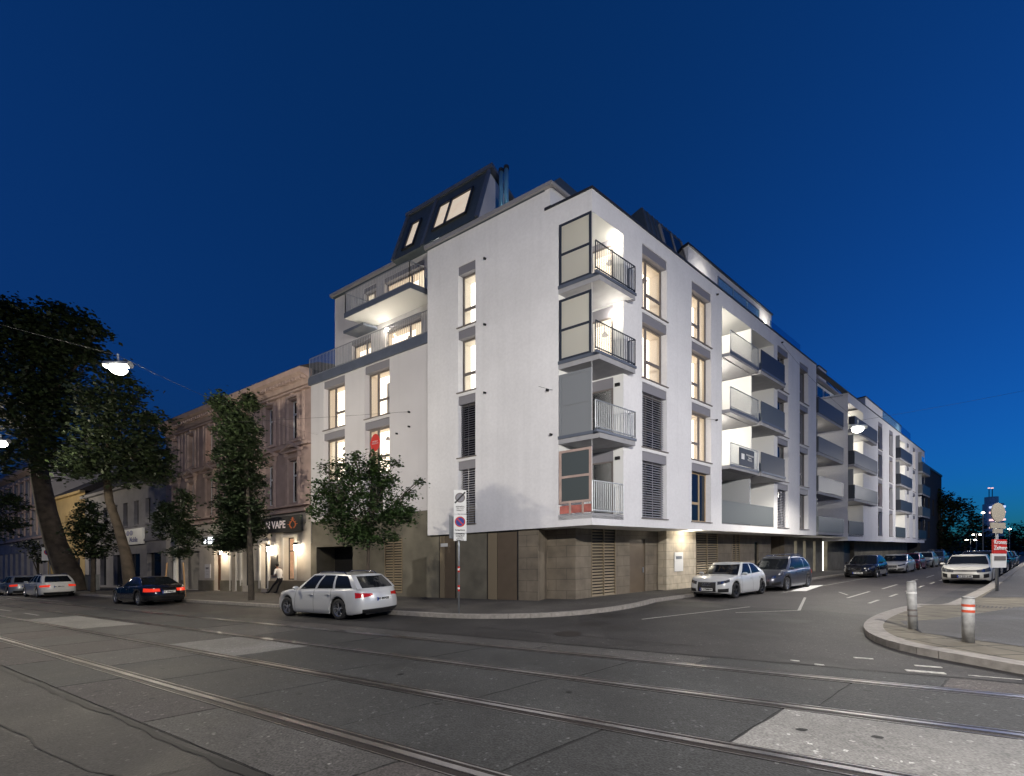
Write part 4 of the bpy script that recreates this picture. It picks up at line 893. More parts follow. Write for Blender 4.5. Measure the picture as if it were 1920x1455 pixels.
# ---------------------------------------------------------------- street lamps hung on wires
def hung_lamp(nm, lab, X, Y, z, power, wires, color=(1, .93, .80), spot=None, aim=None, blend=.5):
    L = empty(nm, G(X, Y, 0), lab, 'street lamp'); p = G(X, Y, z)
    m = MB(); m.tube(p+Vector((-.42, 0, .14)), p+Vector((.42, 0, .14)), .12, n=10); m.tube(p+Vector((0, 0, .2)), p+Vector((0, 0, .5)), .03); m.build('housing', 'steel', L)
    m = MB(); rr_ = [[p+Vector((.24*math.sin(f)*math.cos(t), .24*math.sin(f)*math.sin(t), .02-.20*math.cos(f))) for t in [2*math.pi*i/16 for i in range(17)]] for f in [math.pi*.5*j/6 for j in range(7)]]; m.grid(rr_); m.build('bulb', 'lamp', L)
    point_light('lamp_light', p+Vector((0, 0, -.34)), power, color, .12, L, spot=spot, blend=blend, aim=aim)
    for i, q in enumerate(wires):
        q = Vector(q); a = p+Vector((0, 0, .45)); pts = [a.lerp(q, t)-Vector((0, 0, 1.2*t*(1-t))) for t in [k/8 for k in range(9)]]; m = MB(); m.path(pts, [.005]*9, 4); m.build('span_wire', 'wire', L)
    return L
hung_lamp('street_lamp', 'glowing street lamp hung over the tram tracks in front of the big plane tree', -13.2, 13.4, 8.5, 2100, [FL.P(16.0, oA, 9.1), G(-22, -2, 8.6)], color=(1, .90, .72))
hung_lamp('street_lamp', 'second glowing street lamp over the tracks, at the left picture edge', -27.1, 21.2, 8.6, 800, [G(-32, 12, 8.9)], color=(1, .88, .68))
hung_lamp('street_lamp', 'third street lamp over the tracks, beyond the left picture edge', *Lp(5.4, 60), 8.6, 2600, [G(-60, 28, 8.9)], color=(1, .88, .68))
hung_lamp('street_lamp', 'glowing street lamp hung over the side street before the grey balconies', 18.2, 21.05, 8.2, 2600, [FRt.P(17.6, 0, 15.1), G(30, 12, 9.5)], spot=165, aim=(.25, -.3, -1), blend=.35)
hung_lamp('street_lamp', 'street lamp hung over the crossing just above the camera', 4.5, -1.5, 9.0, 9200, [G(10, -14, 9.5)], color=(1, .95, .89), spot=155, blend=1, aim=(-.12, 1, -.46))
hung_lamp('street_lamp', 'street lamp hung over the far right corner of the crossing', 19.8, 10.8, 9.0, 3300, [G(30, 4, 9.5)], color=(1, .95, .90), spot=165, blend=1, aim=(-.75, .5, -.75))
hung_lamp('street_lamp', 'added street lamp further up the side street beyond the right kerb, brightening the far block', *Rp(50, 11), 9.5, 4200, [G(70, 34, 9.5)], color=(1, .95, .90))  # unseen lamp, added only to brighten the far block
# plain overhead wires
def wire(p, q, sag, nm='overhead_wire', lab='thin overhead wire stretched across the junction', grp=None, r=.007):
    p, q = Vector(p), Vector(q); m = MB(); m.path([p.lerp(q, k/10)-Vector((0, 0, 4*sag*(k/10)*(1-k/10))) for k in range(11)], [r]*11, 4); o = m.build(nm, 'wire'); tag(o, lab, 'wire', grp); return o
wire(FL.P(9.1, oA+.1, 9.0), G(-40, 20, 9.6), .5, lab='upper of two thin wires from the wall anchors to the left')
wire(FRt.P(9.2, .1, 8.6), FL.P(1.75, .12, 8.35)+Vector((-.3, -.3, 0)), .2, lab='thin wire running along the side facade to the corner anchors')

# ---------------------------------------------------------------- trees
def leaves(mb, c, rad, n, size, flat=.9, cl=.45):
    """twig clusters of small leaf faces in an ellipsoid"""
    k = 0; c = Vector(c)
    while k < n:
        d = Vector((random.gauss(0, 1), random.gauss(0, 1), random.gauss(0, 1))).normalized()*(random.random()**.45)
        cc = c+Vector((d.x*rad[0], d.y*rad[1], d.z*rad[2])); g_ = random.randint(9, 20); cr = cl*random.uniform(.5, 1.2)
        for _ in range(g_):
            q = cc+Vector((random.gauss(0, cr*.5), random.gauss(0, cr*.5), random.gauss(0, cr*.33))); s = size*random.uniform(.55, 1.25)
            a = Vector((random.uniform(-1, 1), random.uniform(-1, 1), random.uniform(-.6, .3))).normalized(); b = a.cross(Vector((random.uniform(-.5, .5), random.uniform(-.5, .5), 1))).normalized()
            mb.quad([q-a*s*.5, q+b*s*.38-a*s*.05, q+a*s*.6, q-b*s*.38-a*s*.05]); k += 1
def tree(lab, trunk, radii, blobs, size, lm='leaf', bm='bark', limbs=True, nm='street_tree', cl=.45, group=None, dens=1.):
    t = empty(nm, trunk[0], lab, 'tree', group); m = MB(); m.path(trunk, radii, 10)
    top = Vector(trunk[-1]); lowt = Vector(trunk[max(len(trunk)-2, 0)])
    if limbs:
        for (c, r, n) in blobs:
            c = Vector(c); st_ = top.lerp(lowt, random.uniform(0, .7)); mid = st_.lerp(c, .5)+Vector((0, 0, .1*r[2])); m.path([st_, mid, c, c+Vector((random.uniform(-.4, .4)*r[0], random.uniform(-.4, .4)*r[1], .5*r[2]))], [radii[-1]*.6, radii[-1]*.4, radii[-1]*.2, .01], 6)
            for _ in range(4):
                e = c+Vector((random.uniform(-.8, .8)*r[0], random.uniform(-.8, .8)*r[1], random.uniform(-.5, .8)*r[2])); m.path([mid, mid.lerp(e, .5)+Vector((0, 0, .05)), e], [radii[-1]*.25, radii[-1]*.14, .008], 5)
    m.build('trunk', bm, t, smooth=True)
    m = MB()
    for (c, r, n) in blobs: leaves(m, c, r, int(n*dens), size, cl=cl)
    m.build('crown', lm, t); return t
def blob(px, py, rp, Y, n, sy=1.):
    r = rp/FPX*Y; return (at(px, py, Y), (r, r, r*sy), n)
# maple before the left facade
Y = 15.6
tree('young round maple with pale trunk in front of the stone ground floor', [G(-5.64, 15.67, 0), G(-5.66, 15.67, 1.2), G(-5.63, 15.7, 2.4), G(-5.7, 15.7, 3.4)], [.08, .07, .06, .05],
     [blob(690, 940, 70, Y, 2300, .8), blob(625, 960, 45, Y+.3, 1200, .8), blob(745, 965, 36, Y-.3, 900, .7), blob(650, 890, 30, Y, 650), blob(700, 880, 26, Y-.4, 500), blob(610, 920, 26, Y, 500), blob(690, 1005, 55, Y, 1100, .4), blob(720, 905, 25, Y, 350), blob(655, 1000, 40, Y+.5, 500, .5),
      blob(668, 862, 9, Y, 90, 1.6), blob(735, 870, 12, Y, 100), blob(610, 880, 8, Y, 60, 1.4), blob(765, 925, 12, Y, 90, .5), blob(786, 905, 8, Y, 45, .5), blob(700, 850, 7, Y, 45, 1.8)], .13, 'leaf', 'bark2', cl=.3, dens=1.7)
Y = 20.
tree('tall columnar dark tree in front of the old pink house', [G(-12.7, 19.5, 0), G(-12.75, 19.5, 2.3), G(-13.0, 19.7, 5), G(-13.3, 20, 8)], [.14, .12, .09, .05],
     [blob(446, 1000, 44, Y, 1700, .65), blob(464, 985, 28, Y, 600, .7), blob(450, 950, 47, Y, 1600, .7), blob(452, 905, 42, Y, 1300, .7), blob(450, 860, 44, Y, 1400, .8), blob(452, 815, 40, Y, 1200, .8), blob(415, 755, 18, Y, 420), blob(465, 755, 17, Y, 380), blob(440, 785, 34, Y, 800, .8), blob(430, 1025, 30, Y, 400, .4)], .17, 'leafd', 'bark', cl=.35, dens=2.3)
Y = 23.4
tree('small street tree with whitewashed trunk and wooden stakes', [G(-19.66, 23.4, 0), G(-19.66, 23.4, 2.5), G(-19.7, 23.4, 3.8)], [.13, .11, .07],
     [blob(335, 970, 30, Y, 900), blob(315, 990, 26, Y, 600), blob(350, 1005, 30, Y, 800), blob(345, 935, 17, Y, 350), blob(295, 968, 12, Y, 160, .7), blob(335, 1035, 26, Y, 400, .4), blob(310, 955, 15, Y, 260)], .17, 'leafd', 'whitewash', cl=.3, dens=1.9)
st = empty('tree_stakes', G(-19.66, 23.4, 0), 'three wooden support stakes tied around the whitewashed tree', 'tree stake')
for a in (0, 2.1, 4.2):
    m = MB(); m.tube(G(-19.66+.55*math.cos(a), 23.4+.55*math.sin(a), 0), G(-19.66+.42*math.cos(a), 23.4+.42*math.sin(a), 2.1), .04); m.build('stake', 'stake', st)
Y = 29.7
tree('dark street tree before the low grey house, left of the shop sign', [G(-31.1, 29.7, 0), G(-31.1, 29.7, 2.6), G(-31.1, 29.7, 4.2)], [.15, .12, .08],
     [blob(168, 975, 28, Y, 900), blob(185, 1005, 32, Y, 1100), blob(150, 1000, 24, Y, 600), blob(165, 950, 15, Y, 260), blob(175, 1035, 30, Y, 600, .5)], .2, 'leafd', 'bark', cl=.35, dens=1.8)
Y = 34
tree('small bushy tree between the parked hatchback and the big plane trunk', [G(-41, 34.6, 0), G(-41, 34.6, 3)], [.1, .07], [blob(65, 1030, 22, Y, 500, .8), blob(80, 1050, 18, Y, 300, .6), blob(50, 1022, 12, Y, 160, .6)], .2, 'leafd', 'bark', cl=.35)
Y = 30
tree('dark tree with drooping boughs cut by the left picture edge', [G(-40.5, 31, 0), G(-40.5, 31, 5), G(-40.5, 31, 9)], [.2, .16, .1], [blob(10, 935, 30, Y, 900, .45), blob(0, 975, 40, Y, 1000, .4), blob(30, 950, 22, Y, 400, .4), blob(-20, 1000, 40, Y, 700, .5), blob(25, 985, 22, Y, 400, .4)], .2, 'leafd', 'bark', cl=.3)
Y = 31
tree('huge old plane tree with thick curved trunk at the left', [G(-36.3, 33, 0), G(-36.6, 33, 1.6), at(105, 1020, 33), at(88, 960, 33), at(76, 900, 33), at(70, 850, 33), at(60, 780, 33)], [1.0, .8, .66, .6, .55, .48, .35],
     [blob(40, 640, 60, Y, 2400), blob(120, 640, 55, Y, 2100), blob(-20, 640, 60, Y, 1500), blob(160, 660, 34, Y, 900), blob(60, 610, 40, Y, 1100), blob(140, 610, 30, Y, 700), blob(30, 720, 60, Y, 2200), blob(110, 720, 60, Y, 2300), blob(-20, 760, 60, Y, 1200), blob(60, 800, 60, Y, 2200), blob(140, 790, 50, Y, 1500), blob(10, 860, 40, Y, 900), blob(100, 860, 45, Y, 1200), blob(20, 575, 20, Y, 350), blob(185, 620, 14, Y, 200), blob(105, 580, 14, Y, 160)], .34, 'leafd', 'bark2', cl=.7, nm='plane_tree')
Y = 25
tree('tall leaning plane tree with slim forked trunk behind the street lamp', [G(-25.4, 26.7, 0), at(236, 1040, 26.7), at(222, 990, 26.7), at(205, 940, 26.7), at(199, 890, 26.5), at(205, 820, 26)], [.36, .29, .25, .22, .20, .14],
     [blob(200, 750, 45, Y, 1500), blob(225, 800, 55, Y, 2200), blob(180, 850, 50, Y, 1600), blob(255, 850, 50, Y, 1700), blob(285, 795, 28, Y, 700), blob(300, 850, 28, Y, 650), blob(215, 700, 26, Y, 450), blob(250, 740, 24, Y, 400), blob(235, 890, 50, Y, 1000, .5), blob(290, 890, 30, Y, 500, .6), blob(150, 880, 30, Y, 700, .6), blob(315, 885, 14, Y, 140)], .26, 'leafd', 'bark2', cl=.55, nm='plane_tree')
# trees at the end of the side street
Y = 66
tree('broad dark tree hiding the block at the end of the side street', [G(70.8, Y, 0), G(70.8, Y, 6)], [.3, .2], [blob(1772, 935, 16, Y, 450), blob(1752, 925, 9, Y, 140), blob(1795, 945, 13, Y, 260), blob(1768, 1000, 34, Y, 1800), blob(1790, 960, 24, Y, 900), blob(1760, 950, 20, Y, 500), blob(1785, 1020, 34, Y, 900)], .45, 'leafd', 'bark', cl=.9)
tree('pointed dark conifer left of the round traffic sign', [G(102, 90, 0), G(102, 90, 5)], [.3, .2], [blob(1828, 975, 10, 88, 500, 1.5), blob(1828, 1000, 18, 88, 900, 1.2), blob(1840, 1005, 20, 88, 800)], .5, 'leafd', 'bark', cl=.8)
tree('dark rounded tree at the right picture edge', [G(125, 96, 0), G(125, 96, 5)], [.3, .2], [blob(1915, 1000, 18, 94, 800, 1.2), blob(1905, 1010, 18, 94, 600)], .5, 'leafd', 'bark', cl=.8)
hb = MB()
for i in range(16): leaves(hb, at(1740+i*14, 1024+random.uniform(-5, 4), 100), (3.2, 3, 1.9), 420, .6, cl=1.0)
hd = hb.build('far_trees', 'leafd'); tag(hd, kind='stuff')

# ---------------------------------------------------------------- tower and far lamps
T = empty('tower', at(1862, 1030, 420), 'distant lit tower with two masts behind the round sign', 'tower'); Yt = 420
def tb(px, py0, py1, r, mt, nm, n=20): m = MB(); a = at(px, py0, Yt); b = at(px, py1, Yt); m.tube(a, b, r, n=n); return m.build(nm, mt, T)
M['twr'] = mat('tower_glass', (.06, .1, .2), .2, em=(.02, .07, .2), es=.25); M['twl'] = mat('tower_lights', (1, .7, .7), .5, em=(1, .62, .60), es=1.3); M['twb'] = mat('tower_blue', (.5, .6, 1), .5, em=(.6, .7, 1), es=1.2)
tb(1862, 1032, 945, 7.5, 'twr', 'shaft'); tb(1859, 945, 932, 5, 'twr', 'upper_shaft')
for y in (952, 962, 976, 990): m = MB(); m.tube(at(1870, y, Yt-8), at(1870, y-3, Yt-8), 5.5, n=16); m.build('light_ring', 'twb' if y < 955 else 'twl', T)
for x in (1854.5, 1860.5): m = MB(); m.tube(at(x, 932, Yt), at(x, 916, Yt), .35, n=6); k_ = m.build('mast', 'cap', T); m = MB(); m.tube(at(x, 916, Yt), at(x, 914.3, Yt), .9, n=8); m.build('beacon', 'twl', k_)
def far_lamp(px, py, Y, lab, arms=(0,), r=.22, col_='lamps'):
    b = at(px, py, Y); L = empty('street_lamp', Vector((b.x, b.y, SL*b.x)), lab, 'street lamp', 'distant street lamps')
    m = MB(); m.tube(Vector((b.x, b.y, SL*b.x)), b+Vector((0, 0, .3)), .07, n=6); m.build('pole', 'steel', L)
    for a in arms:
        m = MB(); q = b+Vector((a, 0, 0)); m.tube(b+Vector((0, 0, .25)), q+Vector((0, 0, .2)), .04, n=5); m.build('arm', 'steel', L); m = MB(); m.tube(q+Vector((0, 0, .12)), q+Vector((0, 0, -.02)), r*.9, r, n=10); m.build('lamp_head', col_, L)
far_lamp(1831, 1003, 75, 'distant double armed lamp left of the newspaper sign', (-.6, .7), .16)
far_lamp(1820, 1013, 85, 'distant bright lamp pair low beside the conifer', (-.8, 1.), .26)
far_lamp(1893, 992, 85, 'distant mushroom lamp right of the tower', (0,), .26)
far_lamp(1843, 962, 60, 'distant lamp just left of the round sign', (0,), .18)

# ---------------------------------------------------------------- cars
def lerp(a, b, t): return a+(b-a)*t
def interp(pts, x):
    if x <= pts[0][0]: return pts[0][1]
    for (x0, y0), (x1, y1) in zip(pts, pts[1:]):
        if x <= x1:
            t = (x-x0)/(x1-x0); t = t*t*(3-2*t)*.5+t*.5; return y0+(y1-y0)*t
    return pts[-1][1]
TL = [0, .07, .2, .4, .6, .78, .9, .97, 1.0]; WF = [.93, .975, .995, 1.0, .995, .975, .955, .935, .90]; FI = [.972, .99, 1.0, 1.0, .992, .978, .965, .95, .93]
def make_car(name, label, p, group='cars parked along the kerbs', pos=None, hd=None, out=None, s=None):
    """p: L W H wb fo(front overhang) R belt[(x,z)] deck roof(x ws base, ws top, roof rear, rear base) front/rear exponents paint"""
    L, W, H = p['L'], p['W'], p['H']; a = L/2; w2 = W/2; R = p.get('R', .33); xf = a-p['fo']; xr = xf-p['wb']
    pf, pr = p.get('pf', 11), p.get('pr', 14)
    root = empty(name, (0, 0, 0), label, 'car', group)
    paint = p['paint']
    if paint not in M: 
        c = p['col']; mm = mat(paint, c, p.get('rough', .28), p.get('metal', .25)); pp = mm.node_tree.nodes['Principled BSDF']; pp.inputs['Coat Weight'].default_value = .8; pp.inputs['Coat Roughness'].default_value = .06; M[paint] = mm
    belt = p['belt']
    def plan(xn):
        e = pf if xn > 0 else pr; return max(0., 1-abs(xn)**e)**(1/2.7)
    def zlow(x):
        z = .17 if -.8*a < x < .82*a else lerp(.17, .24, (abs(x)/a-.8)/.2)
        for xc in (xf, xr):
            d = abs(x-xc); ra = R+.055
            if d < ra: z = max(z, R+math.sqrt(ra*ra-d*d))
        return z
    def pt(tau, k, side):
        xn = math.sin(math.pi/2*tau); t = TL[k]; inset = FI[k]; x = a*xn
        zb = interp(belt, x); zl = zlow(x); z = lerp(zl, zb, t); y = w2*plan(xn)*WF[k]
        # crease / waist
        return Vector((x*inset, side*y, z))
    N = 110; taus = [-1+2*i/N for i in range(N+1)]
    body = MB()
    for side in (1, -1):
        body.grid([[pt(t, k, side) for t in taus] for k in range(len(TL))])
        # hood / deck surface
        K = len(TL)-1; rows = []
        for v in (0, .12, .3, .6, 1.0):
            row = []
            for t in taus:
                q = pt(t, K, side); cr = .045*(1-(1-v)**2)*min(1, (1-abs(t))*6); row.append(Vector((q.x, q.y*(1-v), q.z+cr)))
            rows.append(row)
        body.grid(rows)
    # greenhouse
    xb, xt, rt, rb = p['roof']; NB = 26; NF = 8
    wb0 = w2*p.get('gw', .885); wt0 = w2*p.get('rw', .70)
    def loop(v):   # v 0 belt .. 1 roof edge; returns half loop from front centre to rear centre
        f = v; hw = lerp(wb0, wt0, f)+.035*math.sin(math.pi*f); x0 = lerp(xb, xt, f)+p.get('wsb', .05)*math.sin(math.pi*f); x1 = lerp(rb, rt, f)-p.get('rwb', .03)*math.sin(math.pi*f)
        pts = []
        for i in range(NF+1):      # windscreen, curved in plan
            t = i/NF; y = hw*.93*t; pts.append((x0-.16*t*t*t*(1-.5*f)-.02*t, y))
        xs = x0-.27*(1-.4*f)-.03; xe = x1+.14
        for i in range(NB+1): t = i/NB; pts.append((lerp(xs, xe, t), hw*(1-.10*max(0, t-.45)**1.5-.05*max(0, .15-t))))
        for i in range(NF+1): t = 1-i/NF; pts.append((x1+.10*t*t, hw*.90*t))
        return pts
    def zed(x, v):
        zb = interp(belt, x)-.015; ra = interp(p['rl'], x); return lerp(zb, ra, v)
    VS = [0, .08, .3, .55, .8, .92, 1.0]; LP = [loop(v) for v in VS]
    pill = p['pillars']   # side glass spans as fractions of the side run
    def isglass(i, j):
        if j == 0 or j >= 5: return None
        if i < NF: return 'windshield'
        if NF <= i < NF+1: return None
        if i < NF+1+NB:
            t = (i-NF-1+.5)/NB
            for q0, q1 in pill:
                if q0 < t < q1: return 'side_window'
            return None
        if i <= NF+1+NB+1: return None
        return 'rear_window'
    G_ = {'windshield': MB(), 'side_window': {1: MB(), -1: MB()}, 'rear_window': MB()}
    nP = len(LP[0])
    for side in (1, -1):
        for j in range(len(VS)-1):
            for i in range(nP-1):
                q = [LP[j][i], LP[j][i+1], LP[j+1][i+1], LP[j+1][i]]; vv = [VS[j], VS[j], VS[j+1], VS[j+1]]
                P = [Vector((c[0], side*c[1], zed(c[0], v))) for c, v in zip(q, vv)]; kind = isglass(i, j)
                tgt = body if kind is None else (G_[kind][side] if kind == 'side_window' else G_[kind]); tgt.quad(P)
        # roof skin
        top = LP[-1]; rows = []
        for v in (0, .2, .5, 1.): rows.append([Vector((lerp(c[0], lerp(top[0][0], top[-1][0], i/(nP-1)), v*.0)+0, side*c[1]*(1-v), zed(c[0], 1)+.035*(1-(1-v)**2))) for i, c in enumerate(top)])
        body.grid(rows)
    bo = body.build('body', paint, root, smooth=True, local=True)
    # merge the seams so the shading is continuous
    bm = bmesh.new(); bm.from_mesh(bo.data); bmesh.ops.remove_doubles(bm, verts=bm.verts, dist=.002); bmesh.ops.recalc_face_normals(bm, faces=bm.faces); bm.to_mesh(bo.data); bm.free()
    try:
        bo.data.set_sharp_from_angle(angle=R_(38))
    except Exception: pass
    G_['windshield'].build('windshield', 'glass', root, True, True); G_['rear_window'].build('rear_window', 'glass', root, True, True)
    for sd in (1, -1): G_['side_window'][sd].build('side_window', 'glass', root, True, True)
    # underbody
    u = MB()
    def lb(mb, x0, x1, y0, y1, z0, z1): mb.hexa([(x0, y0, z0), (x1, y0, z0), (x1, y1, z0), (x0, y1, z0), (x0, y0, z1), (x1, y0, z1), (x1, y1, z1), (x0, y1, z1)])
    lb(u, -a*.93, a*.93, -w2*.6, w2*.6, .17, .55); lb(u, xr+R+.06, xf-R-.06, -w2*.92, w2*.92, .17, .5); lb(u, -a*.9, xr-R-.08, -w2*.8, w2*.8, .24, .5); lb(u, xf+R+.08, a*.9, -w2*.72, w2*.72, .22, .5); u.build('underbody', 'black', root, local=True)
    # wheels
    for xc in (xf, xr):
        for sd in (1, -1):
            m = MB(); yo = sd*(w2-.035); yi = sd*(w2-.24); n = 28; prof = [(R*.66, yo), (R*.9, yo+sd*.012), (R*.985, yo-sd*.015), (R, yo-sd*.05), (R, yi+sd*.04), (R*.95, yi), (R*.6, yi)]
            rows = [[Vector((xc+r*math.cos(2*math.pi*i/n), y, R+r*math.sin(2*math.pi*i/n))) for i in range(n+1)] for r, y in prof]; m.grid(rows)
            wh = m.build('wheel', 'rubber', root, True, True)
            m = MB(); ns = p.get('spokes', 5); yf = yo-sd*.015; rm = p.get('rimm', 'rim')
            rows = [[Vector((xc+r*math.cos(2*math.pi*i/n), y, R+r*math.sin(2*math.pi*i/n))) for i in range(n+1)] for r, y in ((R*.70, yo), (R*.63, yo-sd*.01), (R*.60, yo-sd*.09))]; m.grid(rows)
            for i in range(ns):
                th = 2*math.pi*(i+.2)/ns
                for dt in ((-.13, .13) if p.get('dbl', 1) else (0,)):
                    c0, c1 = th+dt*1.8, th+dt; ww = .16 if not p.get('dbl', 1) else .07
                    P = [(R*.1, c0-.5, 0), (R*.1, c0+.5, 0), (R*.64, c1+ww, 0), (R*.64, c1-ww, 0)]
                    m.quad([Vector((xc+r*math.cos(t_), yf-sd*(.0 if r > R*.3 else .02), R+r*math.sin(t_))) for r, t_, _ in P])
            m.tube(Vector((xc, yf+sd*.005, R)), Vector((xc, yf-sd*.05, R)), R*.16, n=10); rimo = m.build('rim', rm, wh, local=True)
            m = MB(); m.tube(Vector((xc, yf-sd*.07, R)), Vector((xc, yf-sd*.09, R)), R*.62, n=20); m.build('brake_disc', 'black', wh, local=True)
    # surface patches: given y fraction and level
    def sp(yf, t, end, off, side=1):
        # find level widths by interpolation
        for k in range(len(TL)-1):
            if TL[k] <= t <= TL[k+1]: break
        f = (t-TL[k])/(TL[k+1]-TL[k]); wf = lerp(WF[k], WF[k+1], f); fi = lerp(FI[k], FI[k+1], f); e = pf if end > 0 else pr
        xn = max(0., 1-min(1, abs(yf))**2.7)**(1/e); x = end*a*xn; zb = interp(belt, x); zl = .22; z = lerp(zl, zb, t)
        q = Vector((x*fi, side*yf*w2*wf, z)); nx = 1 if abs(yf) < .5 else 1-(abs(yf)-.5)*1.2; q += Vector((end*off*nx, side*off*(1-nx)*(1 if yf > 0 else -1), off*.15)); return q
    def patch(nm, poly_, end, mt, off=.012, sides=(1, -1), par=None, nn=7):
        """poly_: (y0,y1,[t low at y0,y1],[t high at y0,y1])"""
        y0, y1, (l0, l1), (u0, u1) = poly_; outp = []
        for sd in sides:
            m = MB(); rows = []
            for j in range(4):
                rows.append([sp(lerp(y0, y1, i/nn), lerp(lerp(l0, l1, i/nn), lerp(u0, u1, i/nn), j/3), end, off, sd) for i in range(nn+1)])
            m.grid(rows); outp.append(m.build(nm, mt, par or root, True, True))
        return outp
    for sd_, (poly_) in enumerate(p['head']):
        for o in patch('headlight', poly_, 1, 'hl', .012): pass
        patch('headlight_lens', (lerp(poly_[0], poly_[1], .35), lerp(poly_[0], poly_[1], .6), (lerp(poly_[2][0], poly_[2][1], .35)+.02, lerp(poly_[2][0], poly_[2][1], .6)+.02), (lerp(poly_[3][0], poly_[3][1], .35)-.02, lerp(poly_[3][0], poly_[3][1], .6)-.02)), 1, 'chrome', .02)
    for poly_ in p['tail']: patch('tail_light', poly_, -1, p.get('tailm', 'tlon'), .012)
    for poly_ in p['grille']: patch('grille', poly_, 1, 'black', .010, nn=8) if poly_[0] > 0 else patch('grille', poly_, 1, 'black', .010, sides=(1,), nn=16)
    for poly_ in p.get('trim', []): patch('grille_trim', poly_, 1, 'chrome', .018, sides=(1,) if poly_[0] <= 0 else (1, -1), nn=12)
    patch('rear_bumper', (-.8, .8, (.0, .0), (.16, .16)), -1, p.get('bump', 'black'), .012, sides=(1,), nn=16)
    # plates
    for end, t in ((1, p.get('pt', .22)), (-1, p.get('ptr', .45))):
        c = sp(0, t, end, .02); x = c.x; z = c.z; m = MB(); lb(m, x, x+end*.012, -.26, .26, z-.055, z+.055); pl = m.build('number_plate', 'plate', root, local=True)
        m = MB(); ys = -end*.26; lb(m, x+end*.012, x+end*.016, min(ys, ys+end*.045), max(ys, ys+end*.045), z-.055, z+.055); m.build('plate_band', 'blue', pl, local=True)
        if p.get('num'): put_text('plate_number', p['num'], .1, 'black', Vector((x+end*.017, 0, z)), (0, end, 0), (0, 0, 1), pl, .003, 1.05, True)
    # mirrors and handles
    for sd in (1, -1):
        xm = xb-.42; zm = interp(belt, xm)+.07; m = MB(); rows = []
        for j in range(7):
            ph = math.pi*j/6; rows.append([Vector((xm+.07*math.cos(th)*math.sin(ph), sd*(w2*.90+.13-.11*math.cos(ph)), zm+.065*math.sin(th)*math.sin(ph))) for th in [2*math.pi*i/12 for i in range(13)]])
        m.grid(rows); m.build('mirror', paint, root, True, True)
        for xh in (xb-1.15, xb-2.0):
            if xh < xr+.1: continue
            m = MB(); zh = interp(belt, xh)-.16; lb(m, xh-.09, xh+.09, sd*(w2*.985), sd*(w2*.985+.035), zh-.015, zh+.015); m.build('door_handle', p.get('hm', paint), root, local=True)
        # door shut lines
        m = MB()
        for xd in (xb-.28, xb-1.28, xb-2.18):
            if xd < xr-.05: continue
            for k in range(1, len(TL)-1):
                tau = math.asin(max(-1, min(1, xd/a)))*2/math.pi; q0 = pt(tau, k, sd); q1 = pt(tau, k+1, sd); m.quad([q0+Vector((-.006, sd*.003, 0)), q0+Vector((.006, sd*.003, 0)), q1+Vector((.006, sd*.003, 0)), q1+Vector((-.006, sd*.003, 0))])
        m.build('shut_line', 'black', root, local=True)
    if p.get('rack'):
        for sd in (1, -1):
            m = MB(); ys = sd*wt0*.93; z0 = interp(p['rl'], 0)+.05; m.path([Vector((xt-.35, ys, interp(p['rl'], xt-.35)+.01)), Vector((xt-.5, ys, z0+.02)), Vector((rt+.5, ys, z0)), Vector((rt+.35, ys, interp(p['rl'], rt+.35)+.0))], [.018]*4, 6); m.build('roof_rail', p.get('rackm', 'chrome'), root, True, True)
        if p['rack'] == 2:
            for xq in (xt-.55, xt-1.45):
                m = MB(); m.tube(Vector((xq, -wt0*.95, z0+.07)), Vector((xq, wt0*.95, z0+.07)), .022, n=8); m.build('roof_bar', 'chrome', root, True, True)
    if p.get('rings'):
        for i in range(4):
            m = MB(); c = sp(0, .62, 1, .03); cy = (i-1.5)*.085; n = 18; rows = []
            for q in range(n+1):
                th = 2*math.pi*q/n; cc = Vector((c.x, cy+.052*math.cos(th), c.z+.052*math.sin(th))); rows.append([cc+Vector((.008*math.cos(f), .008*math.cos(th)*math.sin(f), .008*math.sin(th)*math.sin(f))) for f in [2*math.pi*e/6 for e in range(7)]])
            m.grid(rows); m.build('badge_ring', 'chrome', root, True, True)
    return root
def place(o, X, Y, dx, dy, z=0.):
    f = Vector((dx, dy, SL*dx)).normalized(); up = Vector((-SL, 0, 1)).normalized(); l = up.cross(f).normalized(); up = f.cross(l)
    mt = Matrix((f, l, up)).transposed().to_4x4(); o.location = G(X, Y, z); o.rotation_euler = mt.to_euler()
def in_street(o, s, d, flip=1): x, y = Lp(d, s); place(o, x, y, uL[0]*flip, uL[1]*flip)
def in_side(o, s, out, flip=-1): x, y = Rp(s, out); place(o, x, y, uR[0]*flip, uR[1]*flip)
def P(**k): return k
wagon = P(L=4.69, W=1.83, H=1.47, wb=2.69, fo=.92, R=.335, belt=[(-2.35, .98), (-1.9, .99), (-.6, .96), (.9, .93), (1.25, .95), (1.9, .87), (2.35, .74)], roof=(1.2, .35, -1.75, -2.22), rl=[(-2.3, 1.30), (-1.7, 1.41), (-.6, 1.46), (.2, 1.455), (.6, 1.40)],
    pillars=[(.03, .30), (.33, .62), (.65, .93)], pf=8, pr=13, head=[(.55, .93, (.66, .70), (.84, .86))], tail=[(.42, .93, (.70, .62), (.80, .84))], grille=[(-.42, .42, (.45, .45), (.80, .80)), (-.6, .6, (.06, .06), (.25, .25))], paint='silver_paint', col=(.60, .61, .61), rack=1, rackm='chrome', num='W 40743B', ptr=.55, tailm='tl')
o = make_car('estate_car', 'silver estate car driving left along the tram street', wagon, group=None); in_street(o, 12.25, 9.35)
